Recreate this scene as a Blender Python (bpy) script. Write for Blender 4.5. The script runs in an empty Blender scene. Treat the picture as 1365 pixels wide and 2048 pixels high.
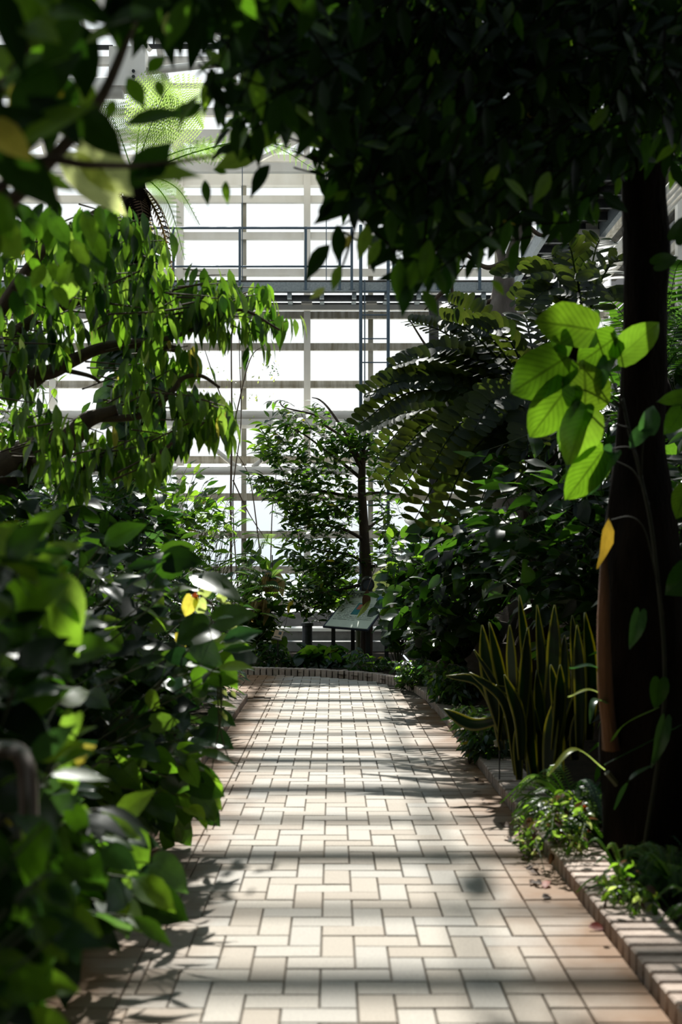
import bpy, bmesh, math, random
import numpy as np
from mathutils import Vector, Matrix, Quaternion, noise
random.seed(7); rng = np.random.default_rng(7)
R = math.radians
sc = bpy.context.scene
C = sc.collection
F = 2300.0; VX, VY, EYE = 666.0, 1150.0, 1.13        # focal length and horizon of the 1365x2048 photograph

# ------------------------------------------------------------ camera, world, sun, exposure
cam_d = bpy.data.cameras.new('camera'); cam = bpy.data.objects.new('camera', cam_d); C.objects.link(cam)
cam.location = (0, 0, EYE); cam.rotation_euler = (R(90), 0, 0)
cam_d.sensor_fit = 'VERTICAL'; cam_d.sensor_height = 36; cam_d.lens = F / 2048 * 36
cam_d.shift_x = (682.5 - VX) / 2048; cam_d.shift_y = (VY - 1024) / 2048
cam_d.clip_end = 400
cam_d.dof.use_dof = True; cam_d.dof.focus_distance = 14.0; cam_d.dof.aperture_fstop = 3.2
sc.camera = cam

w = bpy.data.worlds.new('sky'); sc.world = w; w.use_nodes = True
nt = w.node_tree; nt.nodes.clear()
o_ = nt.nodes.new('ShaderNodeOutputWorld'); bg = nt.nodes.new('ShaderNodeBackground')
tc = nt.nodes.new('ShaderNodeTexCoord'); sx = nt.nodes.new('ShaderNodeSeparateXYZ'); rp = nt.nodes.new('ShaderNodeValToRGB')
nt.links.new(tc.outputs['Generated'], sx.inputs[0]); nt.links.new(sx.outputs['Z'], rp.inputs[0])
rp.color_ramp.elements[0].position = 0.0; rp.color_ramp.elements[0].color = (.80, .87, .95, 1)
rp.color_ramp.elements[1].position = .9; rp.color_ramp.elements[1].color = (.62, .80, 1.0, 1)
e = rp.color_ramp.elements.new(.12); e.color = (1, 1, 1, 1)
e = rp.color_ramp.elements.new(.4); e.color = (.95, .98, 1, 1)
nt.links.new(rp.outputs[0], bg.inputs[0]); bg.inputs[1].default_value = 1.16
nt.links.new(bg.outputs[0], o_.inputs[0])

SUN_EL, SUN_AZ = 47.0, 1.5
sd = bpy.data.lights.new('sun', 'SUN'); sun = bpy.data.objects.new('sun', sd); C.objects.link(sun)
sd.energy = 9.6; sd.angle = R(.65); sd.color = (1, .965, .90)
sdir = Vector((math.sin(R(SUN_AZ)) * math.cos(R(SUN_EL)), math.cos(R(SUN_AZ)) * math.cos(R(SUN_EL)), math.sin(R(SUN_EL))))
sun.rotation_euler = sdir.to_track_quat('Z', 'Y').to_euler(); sun.location = (0, 40, 40)

vs = sc.view_settings
sc.display_settings.display_device = 'sRGB'
vs.view_transform = 'Standard'; vs.look = 'None'; vs.gamma = 1; vs.use_curve_mapping = False; vs.exposure = 0.0
cy = sc.cycles
cy.max_bounces = 7; cy.diffuse_bounces = 3; cy.glossy_bounces = 3; cy.transmission_bounces = 4; cy.transparent_max_bounces = 16
cy.caustics_reflective = False; cy.caustics_refractive = False; cy.sample_clamp_indirect = 4.0
cy.use_denoising = True

# ------------------------------------------------------------ helpers
def P(px, py, Y):
    return Vector(((px - VX) / F * Y, Y, EYE + (VY - py) / F * Y))
def smooth(t):
    t = max(0.0, min(1.0, t)); return t * t * (3 - 2 * t)
def tag(o, label=None, cat=None, group=None, kind=None):
    if label: o['label'] = label
    if cat: o['category'] = cat
    if group: o['group'] = group
    if kind: o['kind'] = kind
    return o
def empty(name, loc=(0, 0, 0), **k):
    o = bpy.data.objects.new(name, None); C.objects.link(o); o.location = loc; o.empty_display_size = .1
    return tag(o, **k)
def link(name, me, parent=None, loc=None, rot=None, scale=None):
    o = bpy.data.objects.new(name, me); C.objects.link(o)
    if parent is not None: o.parent = parent
    if loc is not None: o.location = loc
    if rot is not None: o.rotation_mode = 'QUATERNION'; o.rotation_quaternion = rot
    if scale is not None: o.scale = (scale,) * 3 if isinstance(scale, (int, float)) else scale
    return o
def mesh(name, v, f, mat=None, uv=None, smooth_=False, tint=None):
    me = bpy.data.meshes.new(name); me.from_pydata([tuple(map(float, q)) for q in v], [], [tuple(map(int, q)) for q in f])
    if mat: me.materials.append(mat)
    if uv is not None:
        ul = me.uv_layers.new(name='UVMap'); li = np.empty(len(me.loops), 'i'); me.loops.foreach_get('vertex_index', li)
        ul.data.foreach_set('uv', np.asarray(uv, 'f')[li].ravel())
    if tint is not None:
        a = me.attributes.new('tint', 'FLOAT', 'POINT'); a.data.foreach_set('value', np.asarray(tint, 'f'))
    if smooth_: me.polygons.foreach_set('use_smooth', [True] * len(me.polygons))
    me.update(); return me

class MB:
    """collects boxes and tubes, links them as one mesh object"""
    def __init__(s): s.v = []; s.f = []
    def box(s, a, b, bev=0.0):
        x0, y0, z0 = [min(p, q) for p, q in zip(a, b)]; x1, y1, z1 = [max(p, q) for p, q in zip(a, b)]
        n = len(s.v)
        s.v += [(x0, y0, z0), (x1, y0, z0), (x1, y1, z0), (x0, y1, z0)]
        if bev <= 0:
            s.v += [(x0, y0, z1), (x1, y0, z1), (x1, y1, z1), (x0, y1, z1)]
            s.f += [[n + i for i in q] for q in ((3, 2, 1, 0), (4, 5, 6, 7), (0, 1, 5, 4), (1, 2, 6, 5), (2, 3, 7, 6), (3, 0, 4, 7))]
        else:
            c = bev
            s.v += [(x0, y0, z1 - c), (x1, y0, z1 - c), (x1, y1, z1 - c), (x0, y1, z1 - c), (x0 + c, y0 + c, z1), (x1 - c, y0 + c, z1), (x1 - c, y1 - c, z1), (x0 + c, y1 - c, z1)]
            s.f += [[n + i for i in q] for q in ((3, 2, 1, 0), (8, 9, 10, 11))]
            for k in (0, 4):
                for i in range(4): j = (i + 1) % 4; s.f.append([n + k + i, n + k + j, n + k + 4 + j, n + k + 4 + i])
        return s
    def bar(s, p, q, wd, ht, up=(0, 0, 1)):
        p = Vector(p); q = Vector(q); d = (q - p).normalized(); u = Vector(up)
        r = d.cross(u)
        if r.length < 1e-4: r = d.cross(Vector((1, 0, 0)))
        r.normalize(); u = r.cross(d); n = len(s.v)
        for e_ in (p, q):
            for a, b in ((-1, -1), (1, -1), (1, 1), (-1, 1)): s.v.append(tuple(e_ + r * (a * wd / 2) + u * (b * ht / 2)))
        s.f += [[n + i for i in f] for f in ((0, 1, 2, 3), (7, 6, 5, 4), (0, 4, 5, 1), (1, 5, 6, 2), (2, 6, 7, 3), (3, 7, 4, 0))]
        return s
    def tube(s, pts, rad, k=8, rough=0.0):
        pts = [Vector(p) for p in pts]; n = len(pts)
        if not hasattr(rad, '__len__'): rad = [rad] * n
        if len(rad) != n: rad = list(np.interp(np.linspace(0, 1, n), np.linspace(0, 1, len(rad)), rad))
        b = len(s.v); ref = None
        for i, p in enumerate(pts):
            t = (pts[min(i + 1, n - 1)] - pts[max(i - 1, 0)]).normalized()
            if ref is None:
                ref = t.cross(Vector((0, 0, 1)) if abs(t.z) < .9 else Vector((1, 0, 0))).normalized()
            ref = (ref - t * ref.dot(t)).normalized(); o = t.cross(ref)
            for j in range(k):
                a = 2 * math.pi * j / k; r = rad[i]
                if rough: r *= 1 + rough * noise.noise(Vector((p.x * 9 + math.cos(a) * 1.7, p.y * 9 + math.sin(a) * 1.7, p.z * 4)))
                s.v.append(tuple(p + ref * (math.cos(a) * r) + o * (math.sin(a) * r)))
        for i in range(n - 1):
            for j in range(k): j2 = (j + 1) % k; s.f.append([b + i * k + j, b + i * k + j2, b + (i + 1) * k + j2, b + (i + 1) * k + j])
        s.f.append([b + j for j in range(k)][::-1]); s.f.append([b + (n - 1) * k + j for j in range(k)])
        return s
    def build(s, name, mat, parent=None, kind=None, sm=False, origin=None):
        o0 = Vector(origin) if origin is not None else (Vector(parent.location) if parent is not None and parent.parent is None else Vector((0, 0, 0)))
        v = [(p[0] - o0.x, p[1] - o0.y, p[2] - o0.z) for p in s.v]
        o = link(name, mesh(name, v, s.f, mat, smooth_=sm), parent)
        if parent is None and origin is not None: o.location = o0
        if kind: o['kind'] = kind
        return o

def bez(pts, n=10):
    """smooth polyline through control points (Catmull-Rom)"""
    pts = [Vector(p) for p in pts]; pts = [pts[0] * 2 - pts[1]] + pts + [pts[-1] * 2 - pts[-2]]; out = []
    for i in range(1, len(pts) - 2):
        a, b, c, d = pts[i - 1:i + 3]
        for k in range(n):
            t = k / n
            out.append(.5 * ((2 * b) + (c - a) * t + (2 * a - 5 * b + 4 * c - d) * t * t + (3 * b - a - 3 * c + d) * t ** 3))
    out.append(pts[-2]); return out

# ------------------------------------------------------------ materials
def mat_new(name):
    m = bpy.data.materials.new(name); m.use_nodes = True; t = m.node_tree; t.nodes.clear()
    return m, t, t.nodes.new, t.links.new
def rand_node(N, L):
    oi = N('ShaderNodeObjectInfo'); at = N('ShaderNodeAttribute'); at.attribute_name = 'tint'
    ad = N('ShaderNodeMath'); ad.operation = 'ADD'; L(oi.outputs['Random'], ad.inputs[0]); L(at.outputs['Fac'], ad.inputs[1])
    fr = N('ShaderNodeMath'); fr.operation = 'FRACT'; L(ad.outputs[0], fr.inputs[0]); return fr.outputs[0]
def ramp(N, stops, interp='LINEAR'):
    r = N('ShaderNodeValToRGB'); cr = r.color_ramp; cr.interpolation = interp
    cr.elements[0].position, cr.elements[0].color = stops[0][0], (*stops[0][1], 1)
    cr.elements[1].position, cr.elements[1].color = stops[-1][0], (*stops[-1][1], 1)
    for p, c in stops[1:-1]: cr.elements.new(p).color = (*c, 1)
    return r
def leaf_mat(name, dif, tra, f=.5, rough=.30, odd=None, vein=.25, spec=.36):
    """dif, tra: (dark, light) pairs of surface and see-through colour; odd: colour pair of a rare yellowed leaf"""
    m, t, N, L = mat_new(name); rnd = rand_node(N, L)
    def stops(c):
        s = [(0, c[0]), (.93, c[1])]
        if odd: s[-1] = (.98, c[1]); s += [(.99, odd)]
        return s
    ds = stops(dif); ts = stops(tra)
    if odd: ds[-1] = (.99, tuple(q * .35 for q in odd))
    rd, rt = ramp(N, ds), ramp(N, ts); L(rnd, rd.inputs[0]); L(rnd, rt.inputs[0])
    uv = N('ShaderNodeUVMap'); sp = N('ShaderNodeSeparateXYZ'); L(uv.outputs[0], sp.inputs[0])
    def mth(op, a, b=None, c=None):
        n = N('ShaderNodeMath'); n.operation = op
        for i, q in enumerate((a, b, c)):
            if q is None: continue
            if hasattr(q, 'is_linked'): L(q, n.inputs[i])
            else: n.inputs[i].default_value = q
        return n.outputs[0]
    av = mth('ABSOLUTE', mth('SUBTRACT', sp.outputs['Y'], .5))
    mid = mth('GREATER_THAN', .03, av)
    sv = mth('SINE', mth('MULTIPLY', mth('SUBTRACT', sp.outputs['X'], mth('MULTIPLY', av, .7)), 62.0))
    side = mth('MULTIPLY', mth('POWER', mth('MULTIPLY_ADD', sv, .5, .5), 4.0), .55)
    v = mth('MULTIPLY', mth('MAXIMUM', mid, side), vein)
    ns = N('ShaderNodeTexNoise'); ns.inputs['Scale'].default_value = 6; L(uv.outputs[0], ns.inputs['Vector'])
    k = mth('SUBTRACT', mth('MULTIPLY_ADD', ns.outputs['Fac'], .5, .78), v)
    mx = N('ShaderNodeMix'); mx.data_type = 'RGBA'; mx.blend_type = 'MULTIPLY'; mx.inputs['Factor'].default_value = 1
    L(rt.outputs[0], mx.inputs['A']); L(k, mx.inputs['B'])
    pr = N('ShaderNodeBsdfPrincipled'); pr.inputs['Roughness'].default_value = rough; pr.inputs['Specular IOR Level'].default_value = spec
    L(rd.outputs[0], pr.inputs['Base Color'])
    tl = N('ShaderNodeBsdfTranslucent'); L(mx.outputs['Result'], tl.inputs['Color'])
    ms = N('ShaderNodeMixShader'); ms.inputs[0].default_value = f; L(pr.outputs[0], ms.inputs[1]); L(tl.outputs[0], ms.inputs[2])
    o = N('ShaderNodeOutputMaterial'); L(ms.outputs[0], o.inputs[0]); return m
def plain(name, col, rough=.6, metal=0.0, col2=None, scale=8.0, bump=0.0, stretch=None, var=0.0, spec=.5, bscale=None):
    m, t, N, L = mat_new(name); pr = N('ShaderNodeBsdfPrincipled'); o = N('ShaderNodeOutputMaterial'); L(pr.outputs[0], o.inputs[0])
    pr.inputs['Roughness'].default_value = rough; pr.inputs['Metallic'].default_value = metal; pr.inputs['Specular IOR Level'].default_value = spec
    g = N('ShaderNodeNewGeometry'); mp = N('ShaderNodeMapping'); L(g.outputs['Position'], mp.inputs['Vector'])
    if stretch: mp.inputs['Scale'].default_value = stretch
    n = N('ShaderNodeTexNoise'); n.inputs['Scale'].default_value = scale; n.inputs['Detail'].default_value = 6; L(mp.outputs[0], n.inputs['Vector'])
    r = ramp(N, [(.35, col), (.68, col2 or col)]); L(n.outputs['Fac'], r.inputs[0]); out = r.outputs[0]
    if var:
        rnd = rand_node(N, L); mr = N('ShaderNodeMapRange'); mr.inputs['To Min'].default_value = 1 - var; mr.inputs['To Max'].default_value = 1 + var; L(rnd, mr.inputs['Value'])
        mx = N('ShaderNodeMix'); mx.data_type = 'RGBA'; mx.blend_type = 'MULTIPLY'; mx.inputs['Factor'].default_value = 1; L(out, mx.inputs['A']); L(mr.outputs[0], mx.inputs['B']); out = mx.outputs['Result']
    L(out, pr.inputs['Base Color'])
    if bump:
        n2 = N('ShaderNodeTexNoise'); n2.inputs['Scale'].default_value = bscale or scale * 6; n2.inputs['Detail'].default_value = 4; L(mp.outputs[0], n2.inputs['Vector'])
        b = N('ShaderNodeBump'); b.inputs['Strength'].default_value = bump; b.inputs['Distance'].default_value = .01; L(n2.outputs['Fac'], b.inputs['Height']); L(b.outputs[0], pr.inputs['Normal'])
    return m

M = {}
M['white_steel'] = plain('white_steel', (.82, .80, .75), .5, 0, (.72, .69, .62), 3, stretch=(1, 1, .3))
M['stained_steel'] = plain('stained_steel', (.60, .57, .50), .6, 0, (.30, .26, .18), 5, stretch=(3, 1, .35))
M['grey_bar'] = plain('grey_bar', (.42, .41, .36), .6, 0, (.24, .22, .15), 4, stretch=(1, 1, .4))
M['galvanized'] = plain('galvanized', (.20, .24, .26), .45, .4, (.30, .34, .36), 30)
M['blue_steel'] = plain('blue_steel', (.07, .11, .15), .45, .3)
M['deck'] = plain('deck', (.055, .055, .055), .8, 0, (.10, .09, .08), 6)
M['bark'] = plain('bark', (.035, .022, .014), .9, 0, (.075, .05, .03), 12, bump=.8, stretch=(1, 1, .3))
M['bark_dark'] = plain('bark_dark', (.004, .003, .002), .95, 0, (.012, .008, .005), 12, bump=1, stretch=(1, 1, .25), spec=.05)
M['bark_brown'] = plain('bark_brown', (.13, .05, .014), .85, 0, (.05, .02, .006), 9, bump=1, stretch=(1, 1, .2))
M['bark_grey'] = plain('bark_grey', (.14, .12, .10), .9, 0, (.07, .055, .045), 6, bump=.8, stretch=(1, 1, .4))
M['branch'] = plain('branch', (.10, .065, .035), .85, 0, (.055, .035, .018), 20, bump=.5)
M['stem'] = plain('stem', (.05, .075, .02), .6, 0, (.07, .06, .025), 20)
M['stem_dark'] = plain('stem_dark', (.014, .016, .006), .7, 0, (.02, .018, .008), 20, spec=.2)
M['soil'] = plain('soil', (.014, .010, .006), 1, 0, (.03, .02, .012), 9, bump=1, spec=.1)
M['rock'] = plain('rock', (.03, .022, .016), .95, 0, (.055, .042, .03), 2.5, bump=1, bscale=14, spec=.2)
M['kerb_brick'] = plain('kerb_brick', (.42, .33, .28), .85, 0, (.33, .25, .21), 25, bump=.5, var=.22)
M['mortar'] = plain('mortar', (.03, .02, .012), 1, 0, (.06, .045, .03), 40)
M['concrete'] = plain('concrete', (.30, .29, .28), .85, 0, (.20, .19, .18), 6, bump=.3)
M['rear_light_block'] = plain('rear_light_block', (.022, .024, .018), 1, 0, (.035, .035, .028), 2)
M['outside'] = plain('outside', (.42, .44, .42), 1, 0, (.50, .50, .48), .3)
M['black_metal'] = plain('black_metal', (.012, .012, .013), .5)
M['grey_metal'] = plain('grey_metal', (.04, .045, .05), .5, .2, (.07, .075, .08), 20)
M['rail_steel'] = plain('rail_steel', (.42, .36, .32), .28, .9, (.30, .25, .22), 15)
M['board'] = plain('board', (.46, .50, .40), .55, 0, (.42, .46, .36), 3)
M['ink'] = plain('ink', (.03, .04, .035), .7)
M['teal'] = plain('teal', (.02, .10, .12), .5, 0, (.03, .16, .15), 20)
M['rust'] = plain('rust', (.28, .08, .04), .7)
M['blue_panel'] = plain('blue_panel', (.06, .14, .22), .5)
M['slate'] = plain('slate', (.03, .04, .06), .5)
M['tan_plate'] = plain('tan_plate', (.34, .22, .12), .6)
M['dried'] = leaf_mat('dried', ((.22, .15, .06), (.36, .25, .10)), ((.75, .55, .2), (.85, .68, .3)), .4, .7, spec=.2)
M['red_leaf'] = leaf_mat('red_leaf', ((.10, .012, .006), (.22, .035, .01)), ((.4, .05, .02), (.5, .1, .02)), .3, .6)
M['brown_leaf'] = leaf_mat('brown_leaf', ((.035, .02, .013), (.09, .05, .03)), ((.15, .07, .03), (.2, .1, .04)), .2, .7, spec=.25)
M['yellow_leaf'] = leaf_mat('yellow_leaf', ((.20, .20, .02), (.28, .22, .02)), ((.75, .62, .04), (.8, .7, .1)), .55)
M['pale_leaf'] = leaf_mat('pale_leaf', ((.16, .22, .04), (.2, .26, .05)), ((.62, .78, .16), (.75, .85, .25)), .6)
M['bronze_leaf'] = leaf_mat('bronze_leaf', ((.10, .07, .01), (.12, .08, .01)), ((.36, .22, .02), (.42, .28, .03)), .5)
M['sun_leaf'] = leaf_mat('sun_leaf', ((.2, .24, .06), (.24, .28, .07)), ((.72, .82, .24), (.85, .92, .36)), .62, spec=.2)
M['leaf'] = leaf_mat('leaf', ((.006, .024, .005), (.016, .046, .008)), ((.14, .36, .012), (.34, .60, .035)), .5, .33, (.75, .6, .05))
M['leaf_soft'] = leaf_mat('leaf_soft', ((.010, .032, .008), (.022, .055, .012)), ((.20, .42, .025), (.42, .66, .07)), .5, .38, (.8, .7, .1))
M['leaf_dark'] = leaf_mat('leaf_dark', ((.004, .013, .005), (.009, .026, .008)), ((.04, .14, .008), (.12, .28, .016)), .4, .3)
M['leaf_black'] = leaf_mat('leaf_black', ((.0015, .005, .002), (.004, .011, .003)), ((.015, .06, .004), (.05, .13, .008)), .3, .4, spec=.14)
M['leaf_blue'] = leaf_mat('leaf_blue', ((.007, .024, .014), (.014, .04, .022)), ((.06, .2, .04), (.15, .32, .05)), .35, .26)
M['pothos'] = leaf_mat('pothos', ((.015, .045, .008), (.025, .06, .01)), ((.12, .28, .009), (.24, .41, .018)), .58, .33, vein=.55, spec=.25)
M['cycad'] = leaf_mat('cycad', ((.004, .009, .003), (.008, .016, .005)), ((.07, .13, .010), (.18, .24, .025)), .35, .45, spec=.12)
M['fern'] = leaf_mat('fern', ((.02, .06, .012), (.035, .085, .018)), ((.24, .46, .05), (.42, .62, .12)), .5, .4, vein=0)
M['fern_pale'] = leaf_mat('fern_pale', ((.06, .11, .03), (.10, .14, .045)), ((.42, .60, .14), (.6, .72, .28)), .55, .5, vein=0)
def snake_mat():
    m, t, N, L = mat_new('snake_leaf'); uv = N('ShaderNodeUVMap'); sp = N('ShaderNodeSeparateXYZ'); L(uv.outputs[0], sp.inputs[0])
    a = N('ShaderNodeMath'); a.operation = 'SUBTRACT'; L(sp.outputs['Y'], a.inputs[0]); a.inputs[1].default_value = .5
    b = N('ShaderNodeMath'); b.operation = 'ABSOLUTE'; L(a.outputs[0], b.inputs[0])
    r = ramp(N, [(.34, (.006, .018, .007)), (.39, (.14, .145, .02))]); L(b.outputs[0], r.inputs[0])
    r2 = ramp(N, [(.34, (.03, .09, .015)), (.39, (.62, .56, .06))]); L(b.outputs[0], r2.inputs[0])
    pr = N('ShaderNodeBsdfPrincipled'); pr.inputs['Roughness'].default_value = .4; L(r.outputs[0], pr.inputs['Base Color'])
    tl = N('ShaderNodeBsdfTranslucent'); L(r2.outputs[0], tl.inputs[0]); ms = N('ShaderNodeMixShader'); ms.inputs[0].default_value = .35
    L(pr.outputs[0], ms.inputs[1]); L(tl.outputs[0], ms.inputs[2]); o = N('ShaderNodeOutputMaterial'); L(ms.outputs[0], o.inputs[0]); return m
M['snake'] = snake_mat()
def glass_mat():
    m, t, N, L = mat_new('glass'); tr = N('ShaderNodeBsdfTransparent'); tr.inputs[0].default_value = (.965, .98, .975, 1)
    gl = N('ShaderNodeBsdfGlossy'); gl.inputs['Roughness'].default_value = .02; lw = N('ShaderNodeFresnel'); lw.inputs[0].default_value = 1.2
    ms = N('ShaderNodeMixShader'); L(lw.outputs[0], ms.inputs[0]); L(tr.outputs[0], ms.inputs[1]); L(gl.outputs[0], ms.inputs[2])
    o = N('ShaderNodeOutputMaterial'); L(ms.outputs[0], o.inputs[0]); return m
M['glass'] = glass_mat()
def paver_mat():
    m, t, N, L = mat_new('paver'); pr = N('ShaderNodeBsdfPrincipled'); pr.inputs['Roughness'].default_value = .72; pr.inputs['Specular IOR Level'].default_value = .35
    g = N('ShaderNodeNewGeometry'); rnd = rand_node(N, L)
    base = ramp(N, [(0, (.31, .255, .205)), (.5, (.40, .35, .30)), (1, (.35, .32, .29))]); L(rnd, base.inputs[0])
    n1 = N('ShaderNodeTexNoise'); n1.inputs['Scale'].default_value = 190; n1.inputs['Detail'].default_value = 3; L(g.outputs['Position'], n1.inputs['Vector'])
    n2 = N('ShaderNodeTexNoise'); n2.inputs['Scale'].default_value = 3.5; n2.inputs['Detail'].default_value = 5; L(g.outputs['Position'], n2.inputs['Vector'])
    mr = N('ShaderNodeMapRange'); mr.inputs['To Min'].default_value = .55; mr.inputs['To Max'].default_value = 1.4; L(n1.outputs['Fac'], mr.inputs['Value'])
    mx = N('ShaderNodeMix'); mx.data_type = 'RGBA'; mx.blend_type = 'MULTIPLY'; mx.inputs['Factor'].default_value = 1; L(base.outputs[0], mx.inputs['A']); L(mr.outputs[0], mx.inputs['B'])
    # brown dirt washed along both kerbs, made stronger to stand in for edge shade
    sp = N('ShaderNodeSeparateXYZ'); L(g.outputs['Position'], sp.inputs[0])
    def mth(op, a, b=None, c=None):
        n = N('ShaderNodeMath'); n.operation = op
        for i, q in enumerate((a, b, c)):
            if q is None: continue
            if hasattr(q, 'is_linked'): L(q, n.inputs[i])
            else: n.inputs[i].default_value = q
        return n.outputs[0]
    d = mth('ABSOLUTE', mth('SUBTRACT', sp.outputs['X'], .05))
    s = mth('MULTIPLY_ADD', n2.outputs['Fac'], .55, d)
    st = N('ShaderNodeMapRange'); st.inputs['From Min'].default_value = .70; st.inputs['From Max'].default_value = 1.06; L(s, st.inputs['Value'])
    mx2 = N('ShaderNodeMix'); mx2.data_type = 'RGBA'; L(st.outputs[0], mx2.inputs['Factor']); L(mx.outputs['Result'], mx2.inputs['A']); mx2.inputs['B'].default_value = (.17, .085, .035, 1)
    L(mx2.outputs['Result'], pr.inputs['Base Color'])
    bp = N('ShaderNodeBump'); bp.inputs['Strength'].default_value = .35; bp.inputs['Distance'].default_value = .002; L(n1.outputs['Fac'], bp.inputs['Height']); L(bp.outputs[0], pr.inputs['Normal'])
    o = N('ShaderNodeOutputMaterial'); L(pr.outputs[0], o.inputs[0]); return m
M['paver'] = paver_mat()

# ------------------------------------------------------------ leaf templates: base at origin, along +Y, face +Z
def blade(prof, cols=5, fold=.15, droop=.2, wave=0.0, side=0.0):
    """prof: list of (t, halfwidth, back) ; back shifts the edge towards the base (heart lobes)"""
    v = []; uv = []; f = []
    us = np.linspace(-1, 1, cols)
    for i, (t, hw, bk) in enumerate(prof):
        for u in us:
            x = u * hw + side * t * t; y = t - bk * abs(u) ** 1.5
            z = -droop * t * t + fold * abs(u) * hw + wave * math.sin(t * 9 + u * 2) * abs(u) * .06
            v.append((x, y, z)); uv.append((t, .5 + .5 * u))
    for i in range(len(prof) - 1):
        for j in range(cols - 1):
            a = i * cols + j; f.append((a, a + 1, a + cols + 1, a + cols))
    return np.array(v), f, uv
lance_p = [(0, .012, 0), (.08, .07, 0), (.25, .16, 0), (.45, .19, 0), (.65, .155, 0), (.85, .06, 0), (1, .003, 0)]
lance_lo = [(0, .012, 0), (.25, .16, 0), (.5, .185, 0), (.78, .10, 0), (1, .003, 0)]
oval_p = [(0, .015, 0), (.08, .12, 0), (.25, .235, 0), (.48, .27, 0), (.7, .21, 0), (.88, .09, 0), (1, .004, 0)]
heart_p = [(0, .10, .10), (.03, .22, .16), (.10, .34, .17), (.25, .41, .11), (.42, .405, .05), (.6, .345, .01), (.76, .24, 0), (.89, .11, 0), (.96, .035, 0), (1, .003, 0)]
round_p = [(0, .08, .05), (.03, .2, .10), (.10, .32, .11), (.24, .41, .07), (.42, .435, .03), (.6, .40, 0), (.76, .31, 0), (.88, .19, 0), (.95, .085, 0), (1, .004, 0)]
heart_lo = [(0, .16, .14), (.12, .35, .15), (.38, .40, .05), (.7, .28, 0), (.88, .11, 0), (1, .003, 0)]
leaflet_p = [(0, .03, 0), (.15, .13, 0), (.45, .22, 0), (.75, .225, 0), (.93, .14, 0), (1, .04, 0)]
strap_p = [(0, .012, 0), (.2, .03, 0), (.45, .042, 0), (.7, .038, 0), (.9, .018, 0), (1, .001, 0)]
SH = {
 'lance': ([blade(lance_p, 3, .25, .28), blade(lance_p, 3, .15, .12, 0, .1), blade(lance_p, 3, .35, .4, 0, -.1)], blade(lance_lo, 3, .2, .22)),
 'oval': ([blade(oval_p, 5, .2, .22, .5), blade(oval_p, 5, .1, .32, .8, .08), blade(oval_p, 5, .3, .1, .4, -.06)], blade(lance_lo, 3, .2, .2)),
 'heart': ([blade(heart_p, 5, .2, .2, .6), blade(heart_p, 5, .08, .34, .9, .1), blade(heart_p, 5, .32, .12, .5, -.1)], blade(heart_lo, 3, .2, .22)),
 'round': ([blade(round_p, 7, .12, .10, .5), blade(round_p, 7, .05, .2, .8, .06), blade(round_p, 7, .2, .06, .5, -.06)], blade(heart_lo, 3, .2, .22)),
 'leaflet': ([blade(leaflet_p, 3, .15, .1)], blade(leaflet_p, 3, .15, .1)),
 'strap': ([blade(strap_p, 3, .3, .5), blade(strap_p, 3, .3, .9, 0, .2)], blade(strap_p, 3, .3, .6)),
}
LM = {}
def leaf_mesh(kind, mat, k):
    key = (kind, mat, k)
    if key not in LM:
        v, f, uv = SH[kind][0][k]; LM[key] = mesh('leaf_' + kind, v, f, M[mat], uv, True)
    return LM[key]
def frames(D, Nn):
    D = D / np.linalg.norm(D, axis=1, keepdims=True)
    X = np.cross(D, Nn); X /= (np.linalg.norm(X, axis=1, keepdims=True) + 1e-9); Z = np.cross(X, D)
    return np.stack([X, D, Z], axis=2)
def batch(kind, mat, pos, D, Nn, sc_, name, parent, origin):
    if len(pos) == 0: return None
    tv, tf, tuv = SH[kind][1]; Rm = frames(D, Nn); n = len(pos); k = len(tv)
    V = np.einsum('nij,kj->nki', Rm, tv) * sc_[:, None, None] + pos[:, None, :] - np.array(origin)
    fa = np.array(tf); Fc = (fa[None] + (np.arange(n) * k)[:, None, None]).reshape(-1, 4)
    me = bpy.data.meshes.new(name); nv = n * k; nf = len(Fc)
    me.vertices.add(nv); me.vertices.foreach_set('co', V.astype('f').ravel())
    me.loops.add(nf * 4); me.loops.foreach_set('vertex_index', Fc.astype('i').ravel())
    me.polygons.add(nf); me.polygons.foreach_set('loop_start', np.arange(0, nf * 4, 4, dtype='i')); me.polygons.foreach_set('use_smooth', [True] * nf)
    me.update(calc_edges=True); me.materials.append(M[mat])
    ul = me.uv_layers.new(name='UVMap'); ul.data.foreach_set('uv', np.tile(np.array(tuv, 'f'), (n, 1))[Fc.ravel()].astype('f').ravel())
    a = me.attributes.new('tint', 'FLOAT', 'POINT'); a.data.foreach_set('value', np.repeat(rng.random(n), k).astype('f'))
    o = link(name, me, parent); o['kind'] = 'stuff'; return o

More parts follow.
